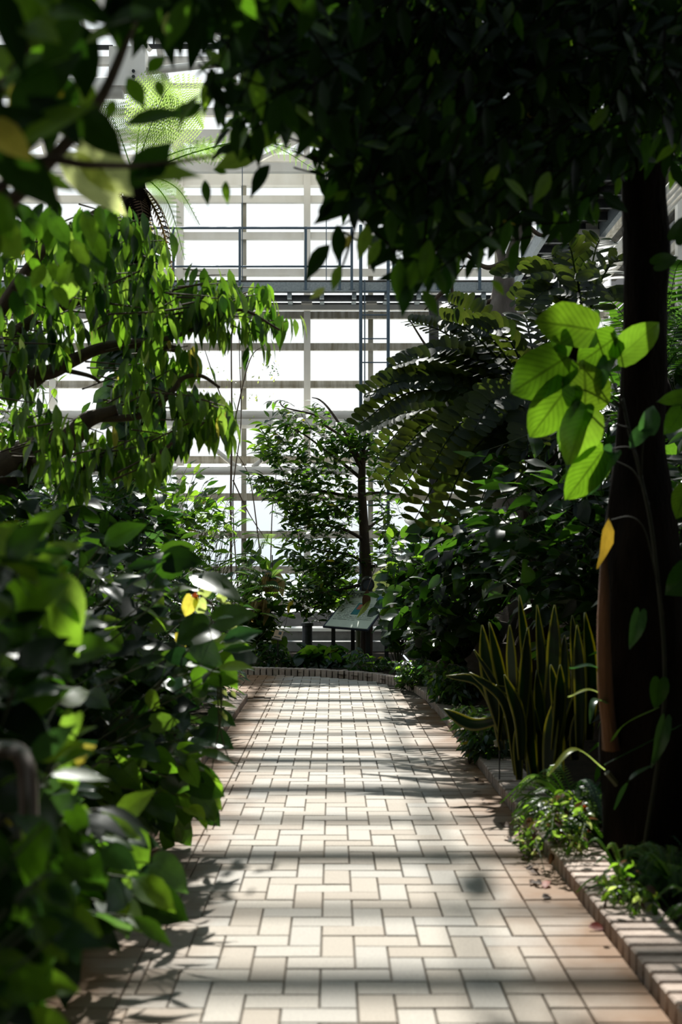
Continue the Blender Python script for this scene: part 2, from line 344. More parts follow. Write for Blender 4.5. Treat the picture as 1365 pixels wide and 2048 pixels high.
def rv(): return Vector((random.gauss(0, 1), random.gauss(0, 1), random.gauss(0, 1))).normalized()
class Plant:
    def __init__(s, name, loc, label, cat='plant', group=None):
        s.loc = Vector(loc); s.root = empty(name, loc, label=label, cat=cat, group=group); s.L = []; s.stems = []
    def leaf(s, kind, mat, pos, d, n, size, force=False, k=None, label=None):
        s.L.append((kind, mat, Vector(pos), Vector(d), Vector(n), size, force, k, label))
    def hero(s, kind, mat, b, t, n, wide=1.0, k=None, label=None):
        d = Vector(t) - Vector(b); s.L.append((kind, mat, Vector(b), d, Vector(n), (d.length * wide, d.length, d.length), True, k, label))
    def tube(s, pts, rad, mat, name='branch', k=7, rough=.0, n=8, label=None):
        o = MB().tube(bez(pts, n), rad, k, rough).build(name, M[mat], s.root, sm=True)
        if label: o['label'] = label
        return o
    def stem(s, pts, r0, r1, n=4): s.stems.append((bez(pts, n), r0, r1))
    def finish(s, keep=300, mat='stem', stemname='stem', stemkeep=60):
        # stems: the stout ones one by one, the rest as one part
        s.stems.sort(key=lambda q: -q[1])
        for p, a, b in s.stems[:stemkeep]: MB().tube(p, [a, b], 5).build(stemname, M[mat], s.root, sm=True)
        if s.stems[stemkeep:]:
            mb = MB()
            for p, a, b in s.stems[stemkeep:]: mb.tube(p, [a, b], 3)
            mb.build('twigs', M[mat], s.root, kind='stuff')
        sc_ = []
        for q in s.L:
            L_ = q[5] if not isinstance(q[5], tuple) else q[5][1]; p = q[2]
            if q[6]: sc_.append(1e9); continue
            Y = max(p.y, .1); px = VX + p.x / Y * F; py = VY - (p.z - EYE) / Y * F; s_ = L_ * F / Y
            sc_.append(s_ if (-s_ < px < 1365 + s_ and -s_ < py < 2048 + s_ and p.y > .3 and s_ >= 10) else -1)
        order = sorted(range(len(s.L)), key=lambda i: -sc_[i]); rest = {}
        for c, i in enumerate(order):
            kind, mt, p, d, n, L_, fc, k, lb = s.L[i]
            if c < keep and sc_[i] > 0:
                d = d.normalized(); x = d.cross(n)
                if x.length < 1e-3: x = d.cross(Vector((1, .3, .2)))
                x.normalize(); z = x.cross(d); q = Matrix((x, d, z)).transposed().to_quaternion()
                kk = random.randrange(len(SH[kind][0])) if k is None else k
                o = link('leaf', leaf_mesh(kind, mt, kk), s.root, p - s.loc, q, L_ if isinstance(L_, tuple) else float(L_))
                if lb: o['label'] = lb
            else:
                rest.setdefault((kind, mt), []).append((p, d, n, L_ if not isinstance(L_, tuple) else L_[1]))
        for (kind, mt), l in rest.items():
            batch(kind, mt, np.array([q[0] for q in l]), np.array([q[1] for q in l]), np.array([q[2] for q in l]), np.array([q[3] for q in l]), 'foliage', s.root, s.loc)
        return s

def inpoly(x, y, poly):
    c = False; n = len(poly); j = n - 1
    for i in range(n):
        xi, yi = poly[i]; xj, yj = poly[j]
        if (yi > y) != (yj > y) and x < (xj - xi) * (y - yi) / (yj - yi) + xi: c = not c
        j = i
    return c
def region(poly, Y0, Y1, n, bias=None):
    xs = [p[0] for p in poly]; ys = [p[1] for p in poly]; out = []
    while len(out) < n:
        x = random.uniform(min(xs), max(xs)); y = random.uniform(min(ys), max(ys))
        if inpoly(x, y, poly): out.append(P(x, y, random.uniform(Y0, Y1)))
    return out
def pick(mats):
    return mats if isinstance(mats, str) else random.choices([m for m, _ in mats], [q for _, q in mats])[0]
def spray(pl, base, targets, kind, mats, L=(.08, .12), step=.06, start=.4, r=.006, arch=.25, hang=.5, up=.6, face=0.0, spread=1.0, nleaf=None):
    """stems that arch from a base to each target, leaves alternating along the outer part"""
    for T in targets:
        B = Vector(base if not isinstance(base, list) else min(base, key=lambda b: (Vector(b) - T).length + random.uniform(0, .5)))
        d = T - B; ln = d.length
        mid = B + d * .5 + Vector((random.gauss(0, .06), random.gauss(0, .06), arch)) * ln
        pts = bez([B, mid, T], 6); pl.stems.append((pts, r, r * .35))
        seg = [(pts[i + 1] - pts[i]).length for i in range(len(pts) - 1)]; tot = sum(seg)
        s_ = tot * start; side = random.choice((-1, 1))
        while s_ < tot:
            a = s_; i = 0
            while i < len(seg) - 1 and a > seg[i]: a -= seg[i]; i += 1
            p = pts[i].lerp(pts[i + 1], min(1, a / max(seg[i], 1e-6))); tg = (pts[i + 1] - pts[i]).normalized()
            sd_ = tg.cross(Vector((0, 0, 1))).normalized() * side; side = -side
            dd = (tg * .5 + sd_ * spread + Vector((0, 0, -hang)) + rv() * .35).normalized()
            nn = (Vector((0, -face, up)) + rv() * .5).normalized()
            pl.leaf(pick(kind), pick(mats), p + rv() * .01, dd, nn, random.uniform(*L)); s_ += step * random.uniform(.7, 1.3)
        pl.leaf(pick(kind), pick(mats), T, (tg + Vector((0, 0, -hang * .7))).normalized(), (Vector((0, -face, up)) + rv() * .4), random.uniform(*L))

# ------------------------------------------------------------ ground
XL, XR, XB = -.77, .86, .665                                # path edges, inner line of the border course
def kerb_x(y):                                              # inner face of the right kerb and the far curve
    return XR
FAR = [(XR, 2.2), (XR, 9.6), (.85, 10.4), (.79, 11.2), (.66, 11.8), (.45, 12.3), (.15, 12.65), (-.35, 12.95), (-1.0, 13.15), (-2.2, 13.3), (-4.5, 13.35)]
def gz(x, y):
    """height of the planted ground"""
    n = noise.noise(Vector((x * 1.1, y * 1.1, 3))) * .5 + noise.noise(Vector((x * 3, y * 3, 7))) * .2
    if x > 0:
        x0 = 1.75 - .75 * smooth((y - 6.5) / 3) + 1.2 * smooth((y - 13) / 2.5)
        h = 1.75 * smooth((x - x0) / 1.5)
    else:
        h = .75 * smooth((-x - 1.25) / 1.6) * (1 - smooth((y - 9.2) / 1.5))
    h *= (1 - .9 * smooth((y - 17) / 3)); return .035 + h * (1 + n) + .05 * n * smooth((abs(x) - 1) / .5)

def far_kerb_y(x): # far boundary of the paving
    pts = FAR[::-1]
    for (x0, y0), (x1, y1) in zip(pts, pts[1:]):
        if x0 <= x <= x1 + 1e-9 and x1 > x0: return y0 + (y1 - y0) * (x - x0) / (x1 - x0)
    return 13.35 if x < 0 else 9.6
def on_path(x, y):
    if y < 10.6 and x < XL + .02: return False
    if x > XR: return False
    return y < (far_kerb_y(x) if y > 9.6 else 99)

floor = empty('floor', kind='structure')
MB().box((-5, -3, -.12), (XR + .02, 13.6, -.012)).build('sub_base', M['mortar'], floor)
pav = []; U = .1; gap = .0019
def add_pav(x0, y0, x1, y1): pav.append((x0, y0, x1, y1))
ox = .1
for a in range(-160, 200):
    for b in range(-80, 120):
        i0 = a + 2 * b; j0 = -a + 2 * b
        for (x0, y0, x1, y1) in ((i0, j0, i0 + 2, j0 + 1), (i0 + 2, j0, i0 + 3, j0 + 2)):
            x0, x1 = x0 * U - .035, x1 * U - .035; y0, y1 = y0 * U + 2, y1 * U + 2
            if y1 < 2.2 or y0 > 13.4 or x1 < -4.6 or x0 > XR: continue
            if y0 < 10.6:
                lo, hi = XL + .2, XB
                if x1 <= lo or x0 >= hi: continue
                x0, x1 = max(x0, lo), min(x1, hi)
            elif y0 < 11.2 and x1 > XB: x1 = XB
            if x1 - x0 < .02: continue
            if y0 >= 9.6 and not (on_path(x0, y1) and on_path(x1, y1)): continue
            pav.append((x0, y0, x1, y1))
for k in range(int((10.5 - 2.2) / U)):
    y0 = 2.2 + k * U
    pav.append((XL, y0, XL + .2, y0 + U)); pav.append((XB, y0, XR if y0 < 9.7 else XR - .02, y0 + U))
def pav_score(q):
    x, y = (q[0] + q[2]) / 2, (q[1] + q[3]) / 2
    px = VX + x / y * F; py = VY + EYE / y * F
    if px < -20 or px > 1385 or py > 2070: return -1
    return 1 / y
pav.sort(key=lambda q: -pav_score(q)); PM = {}
rest = MB(); tints = []
for i, (x0, y0, x1, y1) in enumerate(pav):
    wx, wy = x1 - x0, y1 - y0; z = random.uniform(-.0015, .0015)
    if i < 300:
        key = (round(wx, 3), round(wy, 3))
        if key not in PM:
            m_ = MB().box((-wx / 2 + gap, -wy / 2 + gap, -.05), (wx / 2 - gap, wy / 2 - gap, 0), .003); PM[key] = mesh('paver', m_.v, m_.f, M['paver'])
        o = link('paver', PM[key], floor, ((x0 + x1) / 2, (y0 + y1) / 2, z)); o.rotation_euler = (random.gauss(0, .004), random.gauss(0, .004), 0)
    else:
        rest.box((x0 + gap * 1.2, y0 + gap * 1.2, -.05), (x1 - gap * 1.2, y1 - gap * 1.2, z), .003); tints += [random.random()] * 12
o = link('far_pavers', mesh('far_pavers', rest.v, rest.f, M['paver'], tint=tints), floor); o['kind'] = 'stuff'

# planted ground on both sides and beyond, as height fields
def bed(name, xs, ys, mat, skip):
    v = []; f = []; idx = {}
    for j, y in enumerate(ys):
        for i, x in enumerate(xs):
            idx[i, j] = len(v); v.append((x, y, gz(x, y)))
    for j in range(len(ys) - 1):
        for i in range(len(xs) - 1):
            if skip((xs[i] + xs[i + 1]) / 2, (ys[j] + ys[j + 1]) / 2): continue
            f.append((idx[i, j], idx[i + 1, j], idx[i + 1, j + 1], idx[i, j + 1]))
    o = link(name, mesh(name, v, f, mat, smooth_=True)); o['kind'] = 'structure'; return o
bed('ground_right', list(np.arange(XR + .12, 6.2, .12)), list(np.arange(-4, 21.9, .14)), M['soil'], lambda x, y: False)
bed('ground_left', [-9 + .25 * i for i in range(29)] + [-1.85 + .1 * i for i in range(10)], list(np.arange(-4, 21.9, .16)), M['soil'], lambda x, y: y > 10.4 and y < 13.3 and x > -4.9)
bed('ground_far', list(np.arange(-4.9, 1.1, .15)), list(np.arange(11.3, 21.9, .15)), M['soil'], lambda x, y: y < (far_kerb_y(min(x, XR - .01)) + .06 if x < XR else 10))
MB().box((-200, 22.4, -.3), (200, 300, -.2)).build('ground_outside', M['outside'], None, 'structure')

# brick kerbs
KB = MB().box((-.0295, -.1, -.12), (.0295, .1, 0), .006); KBM = mesh('brick', KB.v, KB.f, M['kerb_brick'])
def kerb(name, pts, label, h=.058, wid=.2, pitch=.0755, side=1, group=None):
    root = empty(name, (pts[0][0], pts[0][1], 0), label=label, cat='kerb', group=group)
    P_ = [Vector((x, y, 0)) for x, y in pts]; L_ = [(b - a).length for a, b in zip(P_, P_[1:])]; tot = sum(L_); s_ = pitch / 2; mort = MB()
    while s_ < tot:
        a = s_; i = 0
        while i < len(L_) - 1 and a > L_[i]: a -= L_[i]; i += 1
        t = (P_[i + 1] - P_[i]).normalized(); n = Vector((t.y, -t.x, 0)) * side; p = P_[i] + t * a + n * wid / 2
        q = Matrix((t, n if side < 0 else n, Vector((0, 0, 1)))).transposed()
        if q.determinant() < 0: q = Matrix((-t, n, Vector((0, 0, 1)))).transposed()
        o = link('brick', KBM, root, p + Vector((0, 0, h + random.gauss(0, .0015))) - root.location, (q.to_quaternion() @ Quaternion((0, 0, 1), random.gauss(0, .012))), (1, wid / .2, 1)); s_ += pitch
    off = [p for p in P_]
    for i in range(len(P_) - 1):
        t = (P_[i + 1] - P_[i]).normalized(); n = Vector((t.y, -t.x, 0)) * side
        a, b = P_[i] + n * wid / 2, P_[i + 1] + n * wid / 2; mort.bar(a + Vector((0, 0, h - .05)), b + Vector((0, 0, h - .05)), wid - .02, .06)
    mort.build('mortar', M['mortar'], root); return root
kerb('brick_kerb', FAR[:4], 'low kerb of bricks on edge along the right side of the path')
kerb('brick_kerb', FAR[3:], 'curved brick kerb closing the far end of the paving below the sign', h=.075, wid=.11, pitch=.15 / 2)
kerb('brick_kerb', [(XL, 2.4), (XL, 10.4), (-.95, 10.55), (-1.6, 10.6)], 'low brick kerb under the overhanging leaves left of the path', side=-1)

# ------------------------------------------------------------ greenhouse shell
YF = 22.0; S = F / YF
def fx(px): return (px - VX) / S
def fz(py): return EYE + (VY - py) / S
XW0, XW1 = fx(615 - 126.6 * 9), 5.25
wall = empty('wall_far', kind='structure')
cols = [615 + 126.6 * k for k in range(-9, 5)]
zt = fz(350)
for k, c in enumerate(cols):
    main = (k - 9) % 2 == 0; x = fx(c); wd = .125 if main else .095
    if x > XW1: break
    MB().box((x - wd / 2, YF - (.16 if main else .06), .3), (x + wd / 2, YF, zt)).build('mullion', M['white_steel' if main else 'grey_bar'], wall)
rows = [401, 474, 547, 632, 695, 770, 845, 920, 994, 1069, 1139, 1208]
for r_ in rows:
    z = fz(r_); MB().box((XW0 - .1, YF - .1, z - .065), (XW1, YF, z + .065)).box((XW0 - .1, YF - .14, z - .08), (XW1, YF - .1, z - .062)).build('transom', M['stained_steel' if r_ > 620 else 'white_steel'], wall)
edges = [zt] + [fz(r_) for r_ in rows] + [.42]
for i in range(len(edges) - 1):
    for k in range(len(cols) - 1):
        x0, x1 = fx(cols[k]), min(fx(cols[k + 1]), XW1)
        if x0 >= XW1: continue
        MB().box((x0 + .03, YF + .02, edges[i + 1] + .03), (x1 - .03, YF + .028, edges[i] - .03)).build('pane', M['glass'], wall)
MB().box((XW0 - .1, YF - .12, fz(374)), (XW1, YF + .06, fz(350))).build('eaves_beam', M['white_steel'], wall)
MB().box((XW0 - .1, YF - .2, -.2), (XW1, YF + .1, .42)).build('plinth', M['concrete'], wall)
# roof: slopes up from the far eaves towards the viewer, ridge, then down
ceil = empty('ceiling', kind='structure')
pitch = R(25); YR = 6.0; ZR = zt + (YF - YR) * math.tan(pitch); YB = -5.0
def rz(y): return zt + (YF - y) * math.tan(pitch) if y >= YR else ZR - (YR - y) * math.tan(pitch)
k = 0; y = YF - .45
ys = []
while y > YB: ys.append(y); y -= .50
for i, y in enumerate(ys):
    big = i % 2 == 0; hh = .13 if big else .07; ww = .10 if big else .06
    MB().box((XW0, y - ww / 2, rz(y) - hh), (XW1, y + ww / 2, rz(y))).build('purlin', M['white_steel'], ceil)
for k, c in enumerate(cols):
    x = fx(c)
    if x > XW1: break
    main = (k - 9) % 2 == 0
    MB().bar((x, YF, zt), (x, YR, ZR), .1 if main else .05, .2 if main else .1).bar((x, YR, ZR), (x, YB, rz(YB)), .1, .15).build('rafter', M['white_steel'], ceil)
for k in range(0, len(cols) - 1):
    x0, x1 = fx(cols[k]), min(fx(cols[k + 1]), XW1)
    if x0 >= XW1: continue
    seq = [YF] + [YF - .45 - 2 * j for j in range(0, 14)]; seq = [q for q in seq if q > YB] + [YB]
    for a, b in zip(seq, seq[1:]):
        cuts = [(a, b)] if not (b < YR < a) else [(a, YR), (YR, b)]
        for (p, q) in cuts:
            xm = (x0 + x1) / 2; MB().bar((xm, p, rz(p) + .04), (xm, q, rz(q) + .04), x1 - x0 - .02, .008).build('pane', M['glass'], ceil)
# side walls, and an unseen solid rear wall added to block sky light
wr = empty('wall_right', kind='structure')
for j, yy in enumerate(np.arange(YF - 2.42, YB, -2.42)):
    MB().box((XW1 - .12, yy - .07, 0), (XW1 + .02, yy + .07, rz(yy))).build('mullion', M['white_steel'], wr)
zz = .42; side_z = []
while zz < 9: side_z.append(zz); zz += .71
for z in side_z:
    MB().box((XW1 - .1, YB, z - .06), (XW1, YF, z + .06)).build('transom', M['stained_steel'], wr)
MB().box((XW1 - .14, YB, 7.55), (XW1 - .02, YF, 7.85)).build('eaves_beam', M['white_steel'], wr)
MB().box((XW1 - .1, YB, -.2), (XW1 + .1, YF, .42)).build('plinth', M['concrete'], wr)
wl = empty('wall_left', kind='structure')
for j, yy in enumerate(np.arange(YF - 2.42, YB, -2.42)):
    MB().box((XW0 - .02, yy - .07, 0), (XW0 + .12, yy + .07, rz(yy))).build('mullion', M['white_steel'], wl)
for z in side_z: MB().box((XW0 - .1, YB, z - .06), (XW0, YF, z + .06)).build('transom', M['stained_steel'], wl)
MB().box((XW0 - .1, YB, -.2), (XW0 + .1, YF, .42)).build('plinth', M['concrete'], wl)
for W_, xx in ((wr, XW1 + .03), (wl, XW0 - .05)):
    for yy in np.arange(YF, YB, -2.42):
        y2 = max(yy - 2.42, YB)
        for z0, z1 in ((.42, 3.26), (3.26, 6.1), (6.1, 8.6)):
            MB().box((xx, y2 + .05, z0 + .05), (xx + .008, yy - .05, z1 - .05)).build('pane', M['glass'], W_)
MB().box((XW0 - .2, YB - .3, -.2), (XW1 + .2, YB, 12)).build('added_rear_wall', M['rear_light_block'], None, 'structure')

# wind truss in front of the glass: two tubes, a flat beam and V struts
t = empty('wind_truss', (0, 21.5, 0), label='pale steel wind truss of two long tubes across the far glass wall', cat='truss')
ZS = F / 21.3
def q3(px, py, Y=21.3): return P(px, py, Y)
YL = 20.6
for py, r_ in ((829, .082), (941, .085)): MB().tube([q3(-560, py), q3(1160, py)], r_, 14).build('tube', M['white_steel'], t, sm=True)
a = q3(-560, 851); b = q3(1160, 839); MB().box((a.x, 21.2, a.z), (b.x, 21.75, b.z)).build('beam', M['white_steel'], t)
for c in (-15, 238, 490, 742, 995):
    for dx in (-1, 1): MB().tube([q3(c + dx * 12, 938), q3(c + dx * 120, 850)], .045, 8).build('strut', M['white_steel'], t, sm=True)
t = empty('pipe_rail', (0, 21.3, 0), label='white horizontal pipe just beneath the far catwalk', cat='pipe')
MB().box(q3(-560, 622, 21.6), q3(1160, 609, 21.5)).build('pipe', M['white_steel'], t)
for c in cols[2:]: MB().box((fx(c) - .1, 21.45, fz(621)), (fx(c) + .1, 21.62, fz(608))).build('bracket', M['white_steel'], t)
# lattice under the far eaves
t = empty('eaves_lattice', (0, 21.5, 9), label='white lattice girder with diagonal braces along the far eaves', cat='truss')
for py, h_ in ((272, .10), (336, .08)): a = q3(-560, py, YL); MB().box((a.x, YL - .05, a.z - h_), (XW1 - .1, YL + .07, a.z + h_)).build('chord', M['white_steel'], t)
for k, c in enumerate(cols[:-1]):
    if fx(c) > XW1 - .7: break
    up_ = (k % 2 == 0); a = q3(c, 334 if up_ else 272, YL); b = q3(c + 126.6, 272 if up_ else 334, YL)
    MB().bar(a, b, .07, .07).build('diagonal', M['white_steel'], t); MB().bar(q3(c, 272, YL), q3(c, 345, YL), .09, .09).build('upright', M['white_steel'], t)
# large roof truss node at upper left
t = empty('roof_truss', P(256, 140, 14), label='large bolted steel roof truss joint with fat tube at upper left', cat='truss')
MB().box(P(226, 188, 14.1), P(290, 92, 13.85)).build('gusset_box', M['white_steel'], t)
MB().tube(bez([P(-700, 120, 14), P(-200, 165, 14), P(90, 176, 14), P(246, 176, 14)], 6), .125, 16).build('tube', M['white_steel'], t, sm=True)
MB().tube([P(285, 143, 14), P(480, 122, 14), P(900, 90, 14)], .045, 10).build('tube', M['white_steel'], t, sm=True)
for a, b, w_ in ((P(272, 95, 14), P(180, -120, 14), .08), (P(275, 110, 14), P(330, 215, 14.3), .07), (P(240, 95, 14), P(330, -140, 14), .08), (P(300, 100, 14), P(240, 0, 14.2), .05), (P(300, 10, 14), P(470, 95, 14), .05), (P(60, 20, 14), P(100, 100, 14), .05)):
    MB().bar(a, b, w_, w_).build('brace', M['white_steel'], t)
MB().bar(P(-600, 95, 14), P(226, 95, 14), .03, .05).bar(P(290, 93, 14), P(900, 93, 14), .03, .05).build('tie', M['black_metal'], t)
MB().tube([P(308, 95, 14), P(308, -500, 14)], .012, 6).build('hanger', M['grey_metal'], t)
for a in (-1, 1):
    for b_ in (0, 1): MB().tube([P(267 + 0, 142 + 11 * b_, 13.84), P(267, 142 + 11 * b_, 13.81)], .022, 6).build('bolt', M['grey_metal'], t)
    break
for px, nm, y0, y1 in ((485, 'left', 330, 560), (653, 'right', 330, 560)):
    o = MB().tube([P(px, 0, 20.3), P(px, 560, 20.3)], .008, 5).build('cable', M['blue_steel'], None, origin=P(px, 560, 20.3))
    tag(o, 'thin dark cable hanging %s of the tallest white mullion' % nm, 'cable')

# catwalk along the far glass, with rails
YC = 20.9; ZD = P(0, 562, YC).z
t = empty('catwalk', (0, YC, ZD), label='grey galvanised catwalk with railings across the far glass wall', cat='catwalk')
xa, xb = P(-200, 0, YC).x, 4.1
MB().box((xa, YC, P(0, 584, YC).z), (xb, YC + .06, ZD - .02)).box((xa, YC - .05, P(0, 584, YC).z), (xb, YC, P(0, 582, YC).z)).build('fascia', M['galvanized'], t)
MB().box((xa, YC + .15, P(0, 598, YC).z), (xb, YC + .2, P(0, 586, YC).z)).build('beam', M['grey_metal'], t)
MB().box((xa, YC + .75, P(0, 598, YC).z), (xb, YC + .8, P(0, 586, YC).z)).build('beam', M['grey_metal'], t)
MB().box((xa, YC, ZD - .01), (xb, YC + .85, ZD + .015)).build('grating', M['deck'], t)
x = xa
while x < xb:
    MB().box((x - .04, YC + .02, P(0, 596, YC).z), (x + .04, YC + .8, P(0, 584, YC).z)).build('bracket', M['galvanized'], t); x += .59
def rail(pxs, x0, x1):
    for py, r_ in ((456, .022), (533, .018)): MB().tube([P(x0, py, YC), P(x1, py, YC)], r_, 6).build('rail', M['blue_steel'], t, sm=True)
    for p_ in pxs: MB().box(P(p_ - 2.6, 582, YC - .02), P(p_ + 2.6, 455, YC + .03)).build('post', M['blue_steel'], t)
    for p_ in pxs:
        MB().box(P(p_ - 6, 578, YC - .012), P(p_ + 6, 566, YC)).build('base_plate', M['galvanized'], t)
rail((-50, 82, 214, 347, 480, 612, 680, 704), -200, 704)
rail((788, 830, 877, 960), 788, 966)
# side walkway seen from beneath, to the right
t = empty('catwalk', (3.62, 15, ZD), label='side walkway seen from beneath behind the dark right trunk', cat='catwalk')
X0, X1 = 3.22, 4.07
for x in (X0, X1): MB().box((x - .04, 7, ZD - .24), (x + .04, YC, ZD)).build('stringer', M['galvanized'], t)
y = 7.2
while y < YC - .1:
    MB().box((X0 + .04, y - .035, ZD - .14), (X1 - .04, y + .035, ZD - .02)).build('joist', M['grey_metal'], t)
    MB().box((X0 + .03, y - .26, ZD - .02), (X1 - .03, y + .26, ZD + .015)).build('plank', M['deck'], t); y += .57
for x in (X0, X1):
    for h_ in (.55, 1.1): MB().tube([(x, 7, ZD + h_), (x, YC, ZD + h_)], .022, 6).build('rail', M['blue_steel'], t, sm=True)
    y = 7.5
    while y < YC: MB().box((x - .025, y - .025, ZD), (x + .025, y + .025, ZD + 1.1)).build('post', M['blue_steel'], t); y += 1.5
# white columns and pipes beyond it
t = empty('support_column', P(1188, 700, 17.5), label='white steel column holding the side walkway on the right', cat='column')
cx = P(1182, 0, 17.5).x
MB().box((cx - .09, 17.4, gz(cx, 17.5) - .1), (cx + .09, 17.6, 8)).build('shaft', M['white_steel'], t)
MB().box((cx - .2, 17.35, 6.1), (cx + .2, 17.65, 6.35)).build('bracket', M['white_steel'], t)
t = empty('heating_pipes', (4.7, 15, 6.2), label='bundle of pale pipes running along the right wall under the walkway', cat='pipe')
for i in range(4): MB().tube([(4.4 + .13 * i, 7, 6.2 + .05 * i), (4.4 + .13 * i, 21.3, 6.2 + .05 * i)], .045, 8).build('pipe', M['white_steel'], t, sm=True)
t = empty('support_column', P(868, 700, 20.7), label='dark column behind the cycad fronds under the catwalk corner', cat='column')
MB().box(P(858, 1260, 20.75), P(878, 598, 20.6)).build('shaft', M['black_metal'], t)
# ladder
t = empty('ladder', P(750, 1240, 20.75), label='thin blue-grey fixed ladder rising to the catwalk', cat='ladder')
for px in (722, 777): MB().tube([P(px, 1235, 20.75), P(px, 520 if px < 750 else 520, 20.75), P(px, 450, 20.75)], .03, 8).build('rail', M['blue_steel'], t, sm=True)
MB().tube([P(730, 1235, 20.8), P(730, 560, 20.8)], .012, 5).build('cable', M['blue_steel'], t)
py = 1200
while py > 540: MB().tube([P(722, py, 20.75), P(777, py, 20.75)], .012, 5).build('rung', M['blue_steel'], t); py -= 47.5

# ------------------------------------------------------------ things beyond the kerb
def L2(px, py, Y): return P(px, py, Y)
t = empty('concrete_ledge', P(600, 1290, 17), label='long low concrete ledge with pale top behind the sign', cat='ledge')
MB().box((P(380, 0, 17).x, 17, 0), (P(860, 0, 17).x, 17.4, .30)).build('wall', M['concrete'], t)
MB().box((P(378, 0, 17).x, 16.95, .30), (P(862, 0, 17).x, 17.45, .35), .008).build('coping', M['white_steel'], t)
MB().box((P(378, 0, 16.4).x, 16.5, .0), (P(862, 0, 16.4).x, 16.95, .17)).build('step', M['concrete'], t)
# bollard
bx_ = P(615, 0, 15.3).x; t = empty('bollard', (bx_, 15.3, .03), label='short dark grey round bollard with flat cap left of the sign', cat='bollard')
z1 = P(0, 1245, 15.3).z
MB().tube([(bx_, 15.3, -.05), (bx_, 15.3, z1 - .05)], .068, 18).build('body', M['grey_metal'], t, sm=False)
MB().tube([(bx_, 15.3, z1 - .05), (bx_, 15.3, z1 - .045), (bx_, 15.3, z1 - .01), (bx_, 15.3, z1)], [.068, .085, .085, .075], 18).build('cap', M['grey_metal'], t)
# interpretive sign
A, B, Cc, Dd = P(650, 1251, 14.2), P(714, 1256, 14.0), P(785, 1183, 14.75), P(706, 1181, 14.85)
t = empty('information_sign', P(700, 1300, 14.3), label='tilted cream information board with text among leaves at the path end', cat='sign')
ux = (B - A); uy = (Dd - A); nrm = ux.cross(uy).normalized(); Cc = B + uy
def S_(u, v, h=0.0): return A + ux * u + uy * v + nrm * h
def quadbox(name, u0, v0, u1, v1, h0, h1, mat, parent=t):
    mb = MB(); c = [S_(u0, v0, h0), S_(u1, v0, h0), S_(u1, v1, h0), S_(u0, v1, h0), S_(u0, v0, h1), S_(u1, v0, h1), S_(u1, v1, h1), S_(u0, v1, h1)]
    mb.v = [tuple(p) for p in c]; mb.f = [[3, 2, 1, 0], [4, 5, 6, 7], [0, 1, 5, 4], [1, 2, 6, 5], [2, 3, 7, 6], [3, 0, 4, 7]]; return mb.build(name, M[mat], parent)
W_ = 1.32
quadbox('frame', -.06, -.012, W_ + .03, 1.02, -.03, -.006, 'slate')
quadbox('board', 0, 0, W_, 1, -.006, 0, 'board')
quadbox('picture', .50, .34, .72, .66, 0, .003, 'teal'); quadbox('picture_spot', .56, .48, .68, .62, .003, .004, 'rust')
quadbox('picture', .95, .76, W_ - .06, .90, 0, .003, 'blue_panel')
def glyphs(u0, u1, v, hgt, pitch_, dens, name):
    mb = MB(); u = u0
    while u < u1:
        if random.random() < dens:
            wv = pitch_ * random.uniform(.5, .85)
            for (a0, b0, a1, b1) in random.sample([(0, 0, .25, 1), (.7, 0, .95, 1), (0, .75, 1, 1), (0, 0, 1, .22), (0, .4, 1, .6)], 3):
                c = [S_(u + a0 * wv, v + b0 * hgt, .002), S_(u + a1 * wv, v + b0 * hgt, .002), S_(u + a1 * wv, v + b1 * hgt, .002), S_(u + a0 * wv, v + b1 * hgt, .002)]
                n = len(mb.v); mb.v += [tuple(p) for p in c]; mb.f.append([n, n + 1, n + 2, n + 3])
        u += pitch_
    mb.build(name, M['ink'], t)
glyphs(.06, .9, .85, .085, .085, 1, 'title_lettering'); glyphs(.06, .38, .80, .035, .035, .9, 'subtitle_lettering')
for i in range(12):
    glyphs(.08, .46 if .30 < .68 - i * .045 else .75, .68 - i * .045, .022, .022, .88, 'text_line')
for i in range(10): glyphs(.80, W_ - .08 - .02 * (i % 3), .62 - i * .045, .022, .022, .88, 'text_line')
for u in (.12, W_ - .12):
    p = S_(u, .15, -.03); MB().box((p.x - .025, p.y - .02, gz(p.x, p.y) - .1), (p.x + .025, p.y + .03, p.z)).build('post', M['black_metal'], t)
    p = S_(u, .85, -.03); MB().box((p.x - .025, p.y - .02, gz(p.x, p.y) - .1), (p.x + .025, p.y + .03, p.z)).build('post', M['black_metal'], t)
# small plant plate
t = empty('plant_label', P(558, 1300, 13.7), label='small tan plant plaque with a dark picture in the far bed', cat='sign')
A, B, Dd = P(546, 1275, 13.6), P(563, 1279, 13.6), P(551, 1259, 13.72); ux = B - A; uy = Dd - A; nrm = ux.cross(uy).normalized()
quadbox('plate', 0, 0, 1, 1, -.01, 0, 'tan_plate', t); quadbox('rim', -.05, -.08, 1.05, 0, -.015, .004, 'concrete', t); quadbox('picture', .5, .5, .82, .85, 0, .003, 'ink', t); quadbox('lettering', .1, .12, .8, .22, 0, .003, 'ink', t)
MB().bar(P(556, 1275, 13.66), P(556, 1310, 13.66), .015, .015).build('stake', M['black_metal'], t)
for (px, py, Y, lb) in ((1000, 1484, 6.0, 'small pale blue plant tag at the foot of the snake plant'), (963, 1437, 7.2, 'small white plant tag under the arching striped leaf'), (900, 1377, 9.6, 'small plant tag in the low groundcover by the kerb')):
    p = P(px, py, Y); t = empty('plant_tag', (p.x, p.y, p.z), label=lb, cat='sign')
    MB().bar(p + Vector((-.028, 0, -.01)), p + Vector((.028, .0, .01)), .004, .045, up=(0, -.6, 1)).build('plate', M['board'], t)
    MB().bar(p + Vector((0, .006, 0)), Vector((p.x, p.y + .01, gz(p.x, p.y) - .05)), .006, .006).build('stake', M['black_metal'], t)
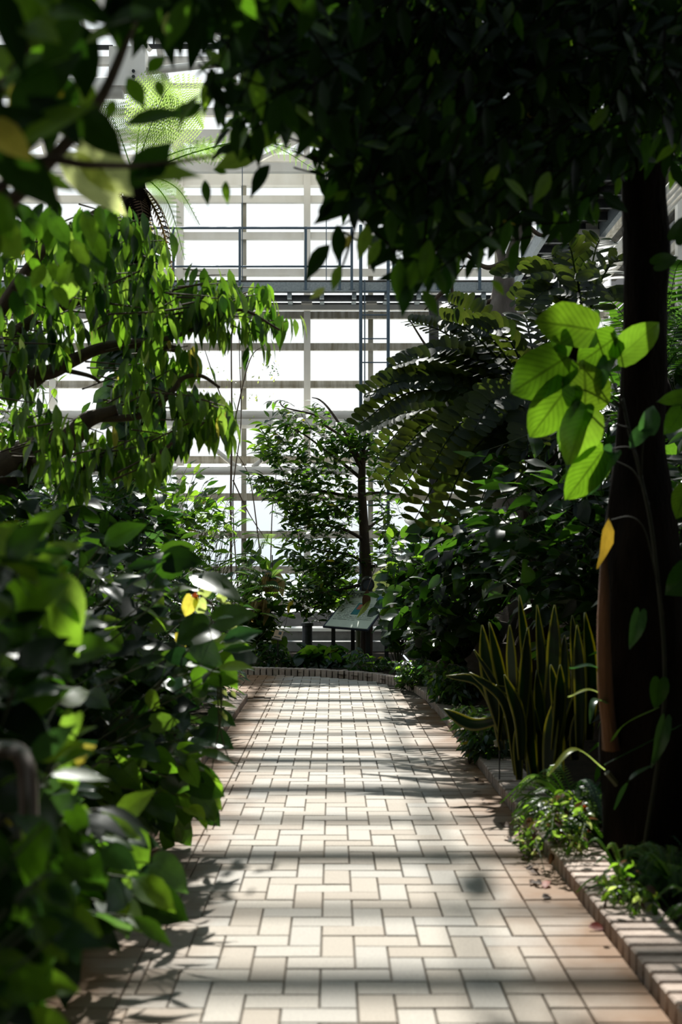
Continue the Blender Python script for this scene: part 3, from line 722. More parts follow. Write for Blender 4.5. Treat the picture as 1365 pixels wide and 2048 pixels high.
# bent steel handrail near the lens, lower left
t = empty('handrail', (-.6, 1.75, 0), label='blurred bent steel handrail at the lower left edge', cat='railing')
YH = 1.85
MB().tube(bez([P(-160, 1530, YH + .3), P(-60, 1515, YH + .1), P(0, 1500, YH), P(32, 1503, YH), P(50, 1528, YH), P(56, 1580, YH), P(58, 1750, YH), P(58, 2300, YH), P(58, 2640, YH)], 6), .0155, 12).build('tube', M['rail_steel'], t, sm=True)
# spotlight on the small tree
t = empty('spotlight', P(737, 1168, 14.6), label='dark round spotlight fixed to the small tree trunk above the sign', cat='lamp')
p = P(736, 1167, 14.6)
MB().tube([p + Vector((0, .12, .03)), p + Vector((0, .1, .025)), p + Vector((0, -.04, -.01)), p + Vector((0, -.06, -.015))], [.04, .075, .085, .085], 16).build('housing', M['black_metal'], t, sm=False)
MB().tube([p + Vector((.0, -.061, -.015)), p + Vector((.0, -.066, -.016))], .06, 16).build('lens', M['slate'], t)

# rocks
def rock(name, c, s, label, mat='rock', group=None):
    bm = bmesh.new(); bmesh.ops.create_icosphere(bm, subdivisions=3, radius=1)
    for v in bm.verts:
        k = 1 + .4 * noise.noise(v.co * 1.3 + Vector(c)) + .3 * noise.noise(v.co * 3.2 + Vector(c)) + .1 * noise.noise(v.co * 8 + Vector(c)); v.co = Vector((v.co.x * s[0], v.co.y * s[1], v.co.z * s[2])) * k
    me = bpy.data.meshes.new(name); bm.to_mesh(me); bm.free(); me.materials.append(M[mat]); me.polygons.foreach_set('use_smooth', [True] * len(me.polygons))
    return tag(link(name, me, None, c), label, 'rock', group)
for px, py, Y, s, lb in ((840, 1285, 11.6, .24, 'dark mossy rock at the foot of the bank nearest the sign'), (905, 1235, 10.4, .32, 'larger dark rock half under the ivy left of the snake plant'), (965, 1262, 9.4, .26, 'brown rock just left of the tallest striped leaves'), (940, 1175, 10.9, .36, 'high dark rock in the ivy-covered bank')):
    p = P(px, py, Y); rock('rock', (p.x + .15, p.y + .2, min(p.z, gz(p.x + .15, p.y + .2) + s * .3)), (s, s * .8, s * .7), lb)
rock('rock', P(30, 1345, 3.4), (.09, .1, .05), 'pale pinkish stone among leaves at the left edge', 'concrete')

# ------------------------------------------------------------ plants
G = lambda x, y: Vector((x, y, gz(x, y) - .03))
# --- left mid tree with drooping leaves
pl = Plant('broad_leaved_tree', G(-2.6, 6.2), 'lit tree with limbs and drooping leaves crossing the left middle', 'tree')
TY = 6.3
trunk = [G(-2.6, 6.2), P(-250, 1250, 6.2), P(-120, 1050, TY), P(0, 950, TY), P(48, 915, TY), P(110, 889, TY), P(147, 871, TY), P(172, 842, TY), P(234, 820, TY)]
pl.tube(trunk, [.16, .03], 'branch', 'trunk', 9, .1)
limbs = [([P(-30, 965, TY), P(-60, 800, TY), P(0, 748, TY), P(92, 746, TY), P(146, 721, TY + .1), P(205, 696, TY + .1), P(286, 688, TY + .2), P(360, 700, TY + .2)], [.06, .02]),
 ([P(62, 772, TY), P(92, 750, TY), P(146, 722, TY)], [.03, .022]),
 ([P(-60, 790, TY), P(0, 695, TY + .3), P(55, 648, TY + .3), P(110, 618, TY + .4), P(180, 600, TY + .4), P(250, 592, TY + .4), P(340, 585, TY + .4), P(450, 605, TY + .5)], [.045, .012]),
 ([P(180, 838, TY), P(286, 830, TY), P(344, 783, TY), P(366, 756, TY), P(403, 752, TY), P(440, 775, TY)], [.022, .008]),
 ([P(48, 915, TY), P(150, 935, TY - .2), P(286, 925, TY - .2), P(322, 905, TY - .2), P(345, 885, TY - .2)], [.028, .008]),
 ([P(-60, 720, TY), P(40, 560, TY), P(110, 480, TY), P(200, 420, TY - .2), P(260, 390, TY - .2)], [.04, .01]),
 ([P(130, 740, TY), P(180, 752, TY), P(200, 765, TY)], [.014, .008]),
 ([P(300, 688, TY + .2), P(400, 655, TY), P(480, 620, TY), P(560, 660, TY)], [.016, .006])]
for pts, r_ in limbs: pl.tube(pts, r_, 'branch', 'branch', 7, .06)
LF = [('leaf_soft', 5), ('leaf', 3), ('leaf_dark', 2.5), ('pale_leaf', .12)]
def droop_cluster(c, n=7, L=(.10, .165), mats=LF, kind='lance', rad=.09):
    for i in range(n):
        a = random.uniform(0, 6.28); o = Vector((math.cos(a), math.sin(a), 0)); p = c + o * random.uniform(.01, rad) + Vector((0, 0, random.uniform(-.06, .04)))
        pl.leaf(kind, pick(mats), p, (o * random.uniform(.15, .6) + Vector((0, 0, -1)) + rv() * .15), (o + Vector((0, 0, .45)) + rv() * .3), random.uniform(*L))
for (poly, n, y0, y1) in (
  ([(0, 430), (140, 400), (250, 420), (330, 480), (370, 520), (440, 530), (490, 580), (440, 620), (360, 640), (230, 600), (100, 560), (0, 560)], 95, 5.8, 7.0),
  ([(260, 560), (440, 530), (520, 575), (580, 620), (575, 680), (440, 660), (340, 640)], 50, 6.2, 6.9),
  ([(0, 580), (130, 600), (180, 640), (110, 700), (0, 680)], 34, 6.0, 7.2),
  ([(150, 600), (250, 600), (230, 660), (170, 650)], 8, 6.0, 7.0),
  ([(300, 670), (400, 690), (395, 740), (310, 740)], 14, 6.2, 6.8),
  ([(320, 790), (400, 775), (455, 800), (440, 860), (370, 860)], 24, 6.1, 6.6),
  ([(330, 850), (390, 870), (350, 900), (300, 890)], 8, 6.1, 6.5),
  ([(230, 720), (300, 710), (330, 800), (260, 820)], 14, 5.9, 6.6),
  ([(60, 780), (200, 850), (300, 870), (330, 930), (200, 960), (40, 960), (0, 900)], 46, 5.6, 6.6),
  ([(0, 640), (60, 700), (40, 760), (0, 760)], 10, 5.8, 6.4)):
    for c in region(poly, y0, y1, int(n * .78)):
        droop_cluster(c, random.randint(6, 9)); pl.stem([c + Vector((random.uniform(-.25, -.1), random.uniform(-.1, .1), random.uniform(-.1, .06))), c], .006, .003, 3)
pl.finish(300, 'branch', 'twig', 40)

# --- tree fern / palm trunk behind it
def fern_frond(mb, base, tip, sag, width, npin=26, sub=True, roll=0.0):
    """bipinnate frond: rachis plus comb-like pinnae"""
    base = Vector(base); tip = Vector(tip); d = tip - base; L_ = d.length
    pts = bez([base, base + d * .35 + Vector((0, 0, sag * .8 * L_)), base + d * .7 + Vector((0, 0, sag * L_)), tip], 8)
    mb.tube(pts, [.008, .002], 4); n = len(pts) - 1
    for i in range(npin):
        t = .18 + .82 * i / npin; k = min(int(t * n), n - 1); p = pts[k].lerp(pts[k + 1], t * n - k); tg = (pts[k + 1] - pts[k]).normalized()
        s0 = tg.cross(Vector((0, 0, 1))).normalized(); up = s0.cross(tg); s0 = s0 * math.cos(roll) + up * math.sin(roll); up = s0.cross(tg)
        w_ = width * max(0, math.sin(math.pi * min(1, (t - .1) * 1.05))) ** .7 * (1.05 - .35 * t)
        for sgn in (-1, 1):
            dr = (s0 * sgn + tg * .35 - Vector((0, 0, .12))).normalized(); e_ = p + dr * w_
            if not sub:
                q = tg * (L_ / npin * .21); b = len(mb.v); mb.v += [tuple(p - q), tuple(p + q), tuple(p + dr * w_ * .6 + q * .8), tuple(e_), tuple(p + dr * w_ * .6 - q * .8)]; mb.f.append([b, b + 1, b + 2, b + 3, b + 4]); continue
            m = 12
            for j in range(m):
                u = (j + .5) / m; c = p + dr * w_ * u; ll = w_ * .15 * (1.1 - u * .8)
                for s2 in (-1, 1):
                    q = tg * s2 * ll + dr * ll * .5; h = dr * (w_ / m * .33); b = len(mb.v)
                    mb.v += [tuple(c - h), tuple(c + h), tuple(c + q + h * .3), tuple(c + q - h * .3)]; mb.f.append([b, b + 1, b + 2, b + 3])
    return mb
FY = 10.0
pl = Plant('tree_fern', G(P(262, 0, FY).x, FY), 'tall tree fern with a dark shaggy trunk at left', 'tree fern')
c0 = G(P(262, 0, FY).x, FY); crown = P(268, 352, FY)
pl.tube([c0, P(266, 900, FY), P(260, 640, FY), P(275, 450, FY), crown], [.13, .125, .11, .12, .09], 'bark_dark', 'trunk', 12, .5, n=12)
tips = [(P(345, 165, FY - .4), .10, .34), (P(410, 200, FY + .2), .14, .36), (P(600, 300, FY - .2), .10, .2), (P(640, 345, FY + .3), .16, .16), (P(180, 210, FY + .5), .2, .3), (P(120, 330, FY), .22, .3), (P(400, 450, FY - .1), .22, .2), (P(370, 520, FY + .1), .3, .2), (P(300, 150, FY + .9), .1, .3), (P(460, 330, FY + .6), .18, .22)]
for i, (tp, sg, wd) in enumerate(tips):
    o = fern_frond(MB(), crown, tp, sg, wd, 22, roll=(.9 if i < 2 else .35)).build('frond', M['fern_pale' if i in (0, 1) else 'fern'], pl.root)
for i in range(16):
    a = random.uniform(-.3, 3.3); L_ = random.uniform(.5, .95); tp = crown + Vector((math.cos(a) * L_ * .55, random.uniform(-.35, .25), -L_))
    if i < 10: tp.x = crown.x + abs(tp.x - crown.x) * .9
    o = fern_frond(MB(), crown - Vector((0, 0, .05)), tp, .22, .10, 20, sub=False).build('dead_frond', M['brown_leaf' if i % 3 else 'dried'], pl.root); 
    if i == 0: o['label'] = 'withered brown frond hanging under the crown'
pl.finish()
# vine climbing its trunk
pl = Plant('climbing_vine', G(P(290, 0, 9.7).x, 9.7), 'glossy vine wrapped around the dark tree fern trunk', 'vine')
for k in range(5):
    pts = [G(P(262, 0, FY).x, FY - .15)]
    for j in range(6): pts.append(P(262 + random.uniform(-35, 35), 1000 - j * 100, FY - .16))
    pl.stem(pts, .008, .004)
for py in range(470, 1000, 8):
    for q in range(2):
        a = random.uniform(-1, 1); p = P(264 + a * 42, py + random.uniform(-6, 6), FY - .12 - .1 * (1 - abs(a)))
        pl.leaf('heart', pick([('leaf', 3), ('leaf_dark', 3), ('leaf_blue', 2)]), p, Vector((a, -.2, -.7)) + rv() * .3, Vector((a * .5, -1, .5)) + rv() * .2, random.uniform(.13, .22))
for (b, tpx) in (((222, 640), (190, 715)), ((205, 715), (190, 760)), ((232, 640), (215, 560)), ((225, 805), (238, 860))):
    pl.hero('heart', 'leaf_soft', P(*b, FY - .2), P(*tpx, FY - .25), (-.2, -1, .2))
pl.finish(220)

# --- shrubs of the left side, back to front
def bush(name, base, label, poly, Y0, Y1, n, kind, mats, L, step=.07, start=.45, keep=300, cat='shrub', heroes=(), **k):
    pl_ = Plant(name, base[0] if isinstance(base, list) else base, label, cat)
    spray(pl_, base, region(poly, Y0, Y1, n), kind, mats, L, step, start, **k)
    for h_ in heroes: pl_.hero(*h_)
    pl_.finish(keep); return pl_
bush('leafy_shrub', [G(-2.9, 11), G(-2.2, 11.2)], 'pale-tipped shrub in front of the glass left of the thin sapling', [(330, 940), (380, 930), (430, 980), (480, 1010), (470, 1060), (330, 1060)], 10.6, 11.4, 46, 'oval', [('leaf', 4), ('leaf_soft', 3), ('leaf_dark', 2)], (.10, .16), .09, .5, arch=.05, cat='shrub')
pl = Plant('feathery_shrub', G(-1.4, 11.4), 'fine-leaved feathery green shrub at the far left bend of the path', 'shrub')
for c in region([(390, 1030), (460, 1010), (520, 1060), (545, 1130), (520, 1220), (450, 1250), (370, 1200), (350, 1080)], 10.9, 11.9, 90):
    b = G(-1.45, 11.4) + Vector((random.uniform(-.3, .3), random.uniform(-.2, .2), 0)); pl.stem([b, b.lerp(c, .6) + Vector((0, 0, .1)), c], .005, .002, 3)
    fern_frond(MB(), c - Vector((random.uniform(-.15, .15), .1, .05)), c + Vector((random.uniform(-.3, .3), -.15, random.uniform(-.12, .05))), .1, .11, 14, sub=False).build('frond', M['fern' if random.random() < .5 else 'leaf'], pl.root)
pl.finish()
bush('dark_shrub', [G(-2.4, 8.8), G(-2.9, 8.5), G(-1.9, 9.2)], 'dense dark glossy shrub below the tree fern trunk', [(120, 900), (220, 930), (330, 960), (360, 1040), (380, 1120), (300, 1140), (120, 1120), (60, 980)], 8.2, 9.6, 150, 'oval', [('leaf_dark', 5), ('leaf_black', 3), ('leaf_blue', 2)], (.11, .19), .09, .35, arch=.08)
bush('dark_shrub', [G(-1.45, 8), G(-1.7, 7.4), G(-1.3, 9)], 'dark small-leaved shrub overhanging the left kerb at its far end', [(330, 1100), (450, 1150), (500, 1200), (500, 1300), (490, 1370), (440, 1410), (330, 1400), (250, 1250)], 7.6, 9.6, 170, 'lance', [('leaf_dark', 4), ('leaf_blue', 3), ('leaf_black', 2)], (.07, .13), .05, .3, arch=.15)
bush('leafy_shrub', [G(-3.6, 6.6), G(-2.8, 7)], 'shaded undergrowth filling the left bed behind the vine', [(-60, 900), (100, 940), (250, 1080), (330, 1150), (330, 1320), (-60, 1300)], 5.8, 7.4, 190, 'oval', [('leaf_dark', 5), ('leaf', 2), ('leaf_black', 3)], (.12, .2), .09, .3, arch=.1)
# tall trees beyond, left edge
bush('leafy_tree', [G(-4.2, 12), G(-4.8, 11)], 'green tree crown against the glass at the far left', [(-120, 640), (40, 600), (120, 700), (180, 860), (120, 960), (-120, 980)], 10.5, 13, 90, 'lance', [('leaf', 4), ('leaf_dark', 3), ('leaf_soft', 2)], (.13, .2), .1, .45, arch=.02, cat='tree')

# foreground vine mass, left
HV = [('leaf', 2.6), ('leaf_dark', 6), ('leaf_blue', 1.6), ('leaf_black', 5), ('leaf_soft', .5)]
nb = [G(-1.3, 4.2), G(-1.5, 4.8), G(-1.7, 3.9), G(-1.25, 5.3), G(-2.1, 4.6)]
he = [('heart', 'leaf', P(405, 1305, 4.3), P(480, 1365, 4.25), (.2, -.7, .7), 1.0, 0), ('heart', 'leaf', P(412, 1300, 4.4), P(476, 1262, 4.3), (0, -.6, .8), .8, 1),
 ('oval', 'leaf_dark', P(380, 1150, 4.0), P(487, 1182, 3.9), (.1, -.5, .9), 1.0, 0), ('heart', 'pale_leaf', P(440, 1200, 4.6), P(456, 1180, 4.6), (0, -.9, .2), 1.0, 0), ('heart', 'pale_leaf', P(402, 1190, 4.6), P(425, 1172, 4.6), (.2, -.9, .2), .9, 1),
 ('oval', 'pale_leaf', P(448, 1205, 4.6), P(468, 1222, 4.6), (.2, -.8, .5), 1.2, 0), ('oval', 'pale_leaf', P(455, 1240, 4.6), P(477, 1262, 4.6), (.2, -.8, .5), 1.1, 0),
 ('heart', 'yellow_leaf', P(385, 1195, 4.5), P(370, 1235, 4.5), (0, -.9, .3), .9, 1), ('heart', 'pale_leaf', P(398, 1200, 4.5), P(405, 1232, 4.5), (.1, -.9, .3), 1.0, 0), ('oval', 'yellow_leaf', P(352, 1265, 4.4), P(372, 1293, 4.4), (0, -.9, .3), 1.2, 0), ('heart', 'red_leaf', P(388, 1188, 4.5), P(396, 1198, 4.5), (0, -1, .2), 1.0, 0)]
bush('climbing_vine', nb, 'big-leaved vine tumbling over the left kerb, heart leaf at its tip', [(100, 1080), (200, 1060), (300, 1100), (400, 1130), (470, 1200), (470, 1330), (420, 1420), (400, 1520), (350, 1560), (300, 1500), (200, 1400), (60, 1300)], 3.9, 5.4, 135, [('heart', 3), ('oval', 4), ('lance', 2)], HV, (.08, .16), .11, .35, arch=.1, cat='vine', heroes=he, face=.5)
# hanging tendrils of it
pl = Plant('hanging_tendrils', P(436, 1350, 4.5), 'pale thin tendrils dangling over the left edge of the paving', 'vine')
for pts in ([(434, 1330), (436, 1390), (438, 1450), (434, 1480), (424, 1540)], [(442, 1340), (444, 1400), (440, 1440), (446, 1480), (460, 1520), (478, 1533)], [(438, 1345), (440, 1385), (444, 1430), (436, 1470)]):
    pl.tube([P(x, y, 4.5) for x, y in pts], [.004, .0022], 'stem', 'tendril', 5)
pl.tube([P(400, 1190, 4.55), P(425, 1210, 4.55), P(433, 1240, 4.55), P(438, 1262, 4.5)], [.005, .004], 'branch', 'stem', 5)
for (x, y) in ((440, 1420), (447, 1428), (445, 1380), (463, 1382)): pl.leaf('oval', 'pale_leaf', P(x, y, 4.5), (.5, -.2, -.6), (0, -1, .5), .03)
pl.finish()
bush('leafy_shrub', [G(-1.2, 3.6), G(-1.35, 3.2), G(-1.1, 4.4), G(-1.2, 5)], 'low bright-leaved shrub spilling onto the left paving edge', [(200, 1580), (290, 1560), (350, 1500), (410, 1530), (400, 1620), (350, 1650), (290, 1680), (200, 1700)], 3.9, 4.8, 34, 'heart', [('leaf', 5), ('leaf_soft', 3), ('leaf_dark', 3)], (.08, .15), .1, .4, arch=.3, face=.4)
bush('leafy_shrub', [G(-1.15, 2.9), G(-1.3, 2.6), G(-1.25, 3.4)], 'blurred green shrub in the lower left corner beside the paving', [(0, 1500), (120, 1560), (240, 1640), (310, 1720), (300, 1830), (230, 1860), (150, 1850), (100, 1930), (-40, 2048)], 2.3, 3.3, 90, [('heart', 3), ('oval', 4), ('lance', 3)], [('leaf', 4), ('leaf_soft', 1.6), ('leaf_dark', 5), ('leaf_black', 4), ('leaf_blue', 1.5)], (.07, .13), .08, .35, arch=.2, face=.4,
 heroes=[('oval', 'leaf', P(232, 1645, 2.9), P(298, 1575, 2.9), (-.2, -.8, .6), 1.1, 0), ('oval', 'leaf', P(232, 1640, 2.9), P(312, 1735, 2.9), (.2, -.8, .4), 1.1, 1), ('heart', 'leaf', P(238, 1790, 2.8), P(275, 1868, 2.8), (0, -.9, .4), .9, 0), ('oval', 'leaf_blue', P(20, 1822, 2.4), P(158, 1835, 2.35), (0, .25, 1), 1.3, 0), ('oval', 'leaf_blue', P(20, 1830, 2.4), P(100, 1876, 2.35), (0, .2, 1), 1.0, 1), ('strap', 'leaf_blue', P(-60, 1900, 1.9), P(50, 2060, 1.8), (.5, .2, .8), 2.2, 0), ('oval', 'leaf_soft', P(160, 1655, 2.6), P(170, 1610, 2.6), (.2, -.9, .3), 1.6, 0)])
bush('climbing_vine', [G(-1.0, 2.3), G(-1.2, 2.0), G(-1.4, 2.6)], 'large blurred vine leaves rising at the left edge of the picture', [(-80, 1040), (60, 1060), (140, 1130), (170, 1230), (150, 1330), (130, 1450), (130, 1560), (60, 1560), (-80, 1500)], 1.95, 2.7, 46, [('heart', 3), ('oval', 4), ('lance', 1)], [('leaf', 4), ('leaf_soft', 1.2), ('leaf_dark', 6), ('leaf_black', 5), ('leaf_blue', 1)], (.07, .13), .075, .5, arch=.05, cat='vine', face=.5,
 heroes=[('heart', 'leaf_soft', P(118, 1165, 2.2), P(170, 1248, 2.2), (.3, -.9, .3), .8, 0), ('heart', 'leaf', P(100, 1205, 2.2), P(166, 1305, 2.2), (.1, -.9, .3), .8, 1), ('heart', 'leaf', P(-20, 1075, 2.0), P(88, 1158, 2.0), (.2, -.6, .8), .8, 0), ('oval', 'leaf_blue', P(-10, 1130, 2.0), P(70, 1175, 2.0), (0, .2, 1), 1, 0), ('heart', 'leaf_dark', P(75, 1275, 2.1), P(148, 1350, 2.1), (.3, -.6, .5), .7, 0), ('heart', 'yellow_leaf', P(150, 1512, 2.2), P(188, 1490, 2.2), (0, -.9, .4), .9, 0), ('oval', 'yellow_leaf', P(140, 1530, 2.2), P(168, 1520, 2.2), (0, -.9, .4), 1.1, 0), ('heart', 'leaf_soft', P(130, 1525, 2.2), P(146, 1592, 2.2), (0, -1, .2), .8, 0), ('heart', 'leaf_soft', P(148, 1430, 2.2), P(118, 1510, 2.2), (0, -1, .1), .6, 1), ('heart', 'leaf', P(145, 1620, 2.3), P(175, 1672, 2.3), (0, -1, .3), .9, 1), ('oval', 'yellow_leaf', P(0, 1640, 2.1), P(25, 1650, 2.1), (0, -.9, .4), 1.0, 0)])
pl = Plant('leafy_shrub', G(-.95, 1.5), 'nearest blurred leaves in the bottom left corner, in front of the handrail post')
for c in region([(-80, 1650), (100, 1640), (140, 1750), (110, 1900), (60, 2060), (-80, 2060)], 1.55, 1.8, 46):
    b_ = G(-.95, 1.5); pl.stem([b_, b_.lerp(c, .5) + Vector((0, 0, .08)), c], .004, .002)
    pl.leaf('oval', pick([('leaf_dark', 5), ('leaf', 3), ('leaf_blue', 1.5), ('leaf_black', 2)]), c, Vector((random.uniform(-.3, 1), -.1, random.uniform(-.9, .2))), Vector((random.gauss(0, .3), -.7, random.uniform(.3, 1))), random.uniform(.06, .10))
pl.finish()
# near big-leaved branch, top left
NY = 1.9
pl = Plant('overhanging_branch', P(-150, 500, NY), 'large blurred leaves of a near branch filling the upper left corner', 'branch')
for pts, r_ in (([P(-150, 500, NY), P(0, 420, NY), P(120, 300, NY), P(200, 200, NY), P(260, 60, NY), P(300, -60, NY)], [.014, .006]), ([P(-100, 470, NY), P(60, 330, NY - .1), P(180, 330, NY - .1), P(300, 330, NY), P(440, 310, NY)], [.009, .003]), ([P(-100, 300, NY), P(20, 150, NY - .2), P(80, 40, NY - .2), P(120, -60, NY - .2)], [.009, .005])):
    pl.tube(pts, r_, 'branch')
H = lambda k, m, b, t_, n, w_=1.0, kk=None, y=NY: pl.hero(k, m, P(*b, y), P(*t_, y), n, w_, kk)
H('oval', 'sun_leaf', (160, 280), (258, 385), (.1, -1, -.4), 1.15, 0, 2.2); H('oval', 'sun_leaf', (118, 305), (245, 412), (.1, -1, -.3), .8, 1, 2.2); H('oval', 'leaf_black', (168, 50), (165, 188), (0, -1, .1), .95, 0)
H('oval', 'leaf_black', (200, 40), (330, -30), (.2, -1, .1), .8, 1, 1.7); H('oval', 'leaf_black', (60, 220), (140, 70), (0, -1, .1), .8, 1, 1.7); H('oval', 'leaf', (110, 260), (205, 265), (.0, -.9, .4), .8, 0); H('oval', 'leaf_dark', (90, 120), (40, 300), (.1, -1, .2), 1, 0, 1.6)
H('oval', 'leaf_soft', (45, 350), (145, 365), (0, -.9, .4), .8, 0); H('oval', 'leaf', (-20, 440), (42, 515), (0, -1, .3), 1.4, 0, 1.7); H('lance', 'leaf_dark', (262, 375), (342, 270), (.2, -1, .2), 1.4, 0); H('lance', 'leaf_soft', (260, 355), (400, 325), (0, -1, .5), 1.0, 0); H('lance', 'leaf_dark', (250, 250), (370, 205), (0, -.9, .4), .9, 1)
H('lance', 'leaf', (296, 145), (330, 105), (.1, -1, .1), 1.5, 0, 2.2); H('lance', 'leaf', (255, 155), (290, 210), (.1, -1, .1), 1.5, 0, 2.2); H('lance', 'leaf', (315, 160), (325, 195), (.1, -1, .1), 1.6, 0, 2.2); H('lance', 'leaf', (228, 200), (215, 235), (.1, -1, .1), 1.6, 0, 2.2); H('oval', 'yellow_leaf', (110, 178), (126, 192), (.1, -1, .1), 1.6, 0, 1.8)
H('oval', 'leaf_black', (240, -30), (232, 90), (0, -1, .1), 1.0, 0, 1.7); H('oval', 'leaf_black', (290, -20), (305, 85), (0, -1, .1), .9, 2, 1.8); H('lance', 'pale_leaf', (262, -10), (275, 55), (.1, -1, .2), 1.3, 1); H('lance', 'pale_leaf', (335, 25), (342, 78), (.1, -1, .2), 1.3, 1, 2.1)
H('oval', 'leaf_black', (-10, 300), (120, 400), (.1, -1, .3), 1.0, 0, 1.7); H('oval', 'leaf_black', (0, 235), (130, 225), (.1, -1, .3), 1.1, 1, 1.7); H('lance', 'leaf', (360, 365), (352, 340), (0, -1, .1), 1.3, 0, 2.3); 
for c in region([(-60, -60), (200, -60), (230, 60), (150, 200), (210, 300), (120, 420), (0, 470), (-60, 470)], 1.5, 2.12, 70):
    qx, qy = VX + c.x / c.y * F, VY - (c.z - EYE) / c.y * F
    if 60 < qx < 270 and 230 < qy < 430: continue
    pl.leaf(random.choice(('oval', 'lance', 'oval')), pick([('leaf', 4), ('leaf_black', 5), ('leaf_soft', 1.5), ('leaf_dark', 3)]), c, Vector((random.uniform(-.6, 1), -.1, random.uniform(-1, .5))), Vector((random.gauss(0, .3), -1, random.uniform(-.2, .9))), random.uniform(.07, .12))
for c in region([(-60, 380), (200, 390), (240, 440), (200, 520), (100, 600), (-60, 620)], 3.4, 4.8, 95):
    pl.leaf('oval', pick([('leaf', 3), ('leaf_dark', 7), ('leaf_soft', .8)]), c, Vector((random.uniform(-.5, .7), -.1, -.8)), Vector((random.gauss(0, .4), -1, random.uniform(0, .9))), random.uniform(.07, .12))
pl.finish()

# --- centre: small tree against the glass
CY = 15.0
pl = Plant('slender_tree', G(P(733, 0, CY).x, CY), 'slender tree with small glossy leaves in front of the far glass', 'tree')
pl.tube([G(P(733, 0, CY).x, CY), P(735, 1180, CY), P(728, 1050, CY), P(724, 960, CY), P(728, 900, CY)], [.085, .075, .06, .05, .035], 'bark', 'trunk', 9, .15)
brs = [[(728, 910), (750, 890), (790, 860)], [(726, 960), (690, 930), (650, 900), (610, 870), (570, 850)], [(724, 940), (690, 880), (650, 850), (630, 830), (570, 815), (560, 800)], [(726, 930), (700, 880), (660, 820), (640, 800), (625, 795)], [(726, 1000), (660, 985), (600, 975), (540, 960), (500, 960)], [(730, 1080), (690, 1060), (640, 1050), (590, 1060)], [(733, 1130), (700, 1110), (640, 1100), (570, 1080)], [(735, 1135), (770, 1125), (800, 1100)], [(726, 990), (760, 985), (800, 990)], [(735, 1165), (680, 1180), (610, 1190), (560, 1180)], [(728, 900), (740, 860), (735, 830)], [(732, 1060), (760, 1040), (790, 1030)]]
for b in brs: pl.tube([P(x, y, CY + random.uniform(-.25, .25) * (i > 0)) for i, (x, y) in enumerate(b)], [.026, .006], 'bark', 'branch', 6)
CM = [('leaf', 5), ('leaf_dark', 5), ('leaf_soft', 1.2), ('leaf_blue', 1.5)]
for poly, n in (([(540, 800), (580, 820), (640, 850), (700, 850), (700, 930), (600, 930), (530, 920), (500, 900), (520, 860)], 44), ([(610, 795), (650, 800), (650, 850), (610, 850)], 4), ([(490, 950), (560, 930), (690, 930), (710, 1000), (640, 1040), (540, 1010)], 44), ([(560, 1010), (700, 1000), (715, 1120), (650, 1150), (560, 1110)], 52), ([(600, 1120), (700, 1120), (710, 1210), (620, 1230), (550, 1190)], 40), ([(740, 860), (800, 890), (810, 960), (740, 960)], 13), ([(740, 980), (800, 990), (800, 1130), (750, 1130)], 18), ([(690, 830), (750, 850), (740, 900), (690, 900)], 14)):
    for c in region(poly, CY - .5, CY + .5, int(n * 2.6)):
        b = c + Vector((random.uniform(.0, .3), random.uniform(-.1, .1), random.uniform(-.25, -.05))); spray(pl, b, [c], 'lance', CM, (.12, .19), .045, .15, r=.004, arch=.1, hang=.35, up=.9)
pl.finish(300, 'bark', 'twig', 60)
# thin twiggy sapling
SY = 18.5
pl = Plant('twiggy_sapling', G(P(463, 0, SY).x, SY), 'thin nearly bare sapling with wiry stems before the far glass', 'sapling')
for pts in ([(463, 1230), (462, 1000), (464, 850), (463, 700), (466, 650)], [(480, 1230), (466, 1000), (482, 850), (479, 700), (478, 640)], [(466, 960), (500, 1030), (540, 1090)], [(464, 850), (430, 760), (410, 700)], [(540, 1200), (545, 1020), (555, 930)], [(470, 840), (500, 720), (530, 690)], [(520, 1100), (500, 960), (470, 900)], [(600, 1100), (580, 980), (545, 900)]):
    pl.tube([P(x, y, SY) for x, y in pts], [.022, .007] if pts[0][0] == 463 else [.012, .005], 'branch', 'stem', 5)
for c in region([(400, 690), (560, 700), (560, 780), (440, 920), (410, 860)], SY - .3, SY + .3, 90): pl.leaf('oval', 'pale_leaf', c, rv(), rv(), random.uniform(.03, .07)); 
for c in region([(530, 720), (560, 730), (560, 760), (540, 755)], SY - .1, SY + .1, 26): pl.leaf('oval', 'leaf_dark', c, rv(), rv(), random.uniform(.03, .06))
pl.finish(60)
pl = Plant('hanging_twig', P(757, 1122, 14.4), 'withered brown leaf hanging on a twig in front of the information board', 'twig')
pl.tube([P(738, 1125, 14.95), P(752, 1130, 14.3), P(742, 1160, 13.7), P(735, 1180, 13.6)], [.008, .004], 'branch', 'twig', 5)
pl.hero('lance', 'brown_leaf', P(735, 1180, 13.6), P(730, 1222, 13.55), (.3, -1, 0), 1.1, 2); pl.hero('lance', 'pale_leaf', P(742, 1200, 13.6), P(716, 1234, 13.5), (.2, -1, .3), .6, 0); pl.finish()
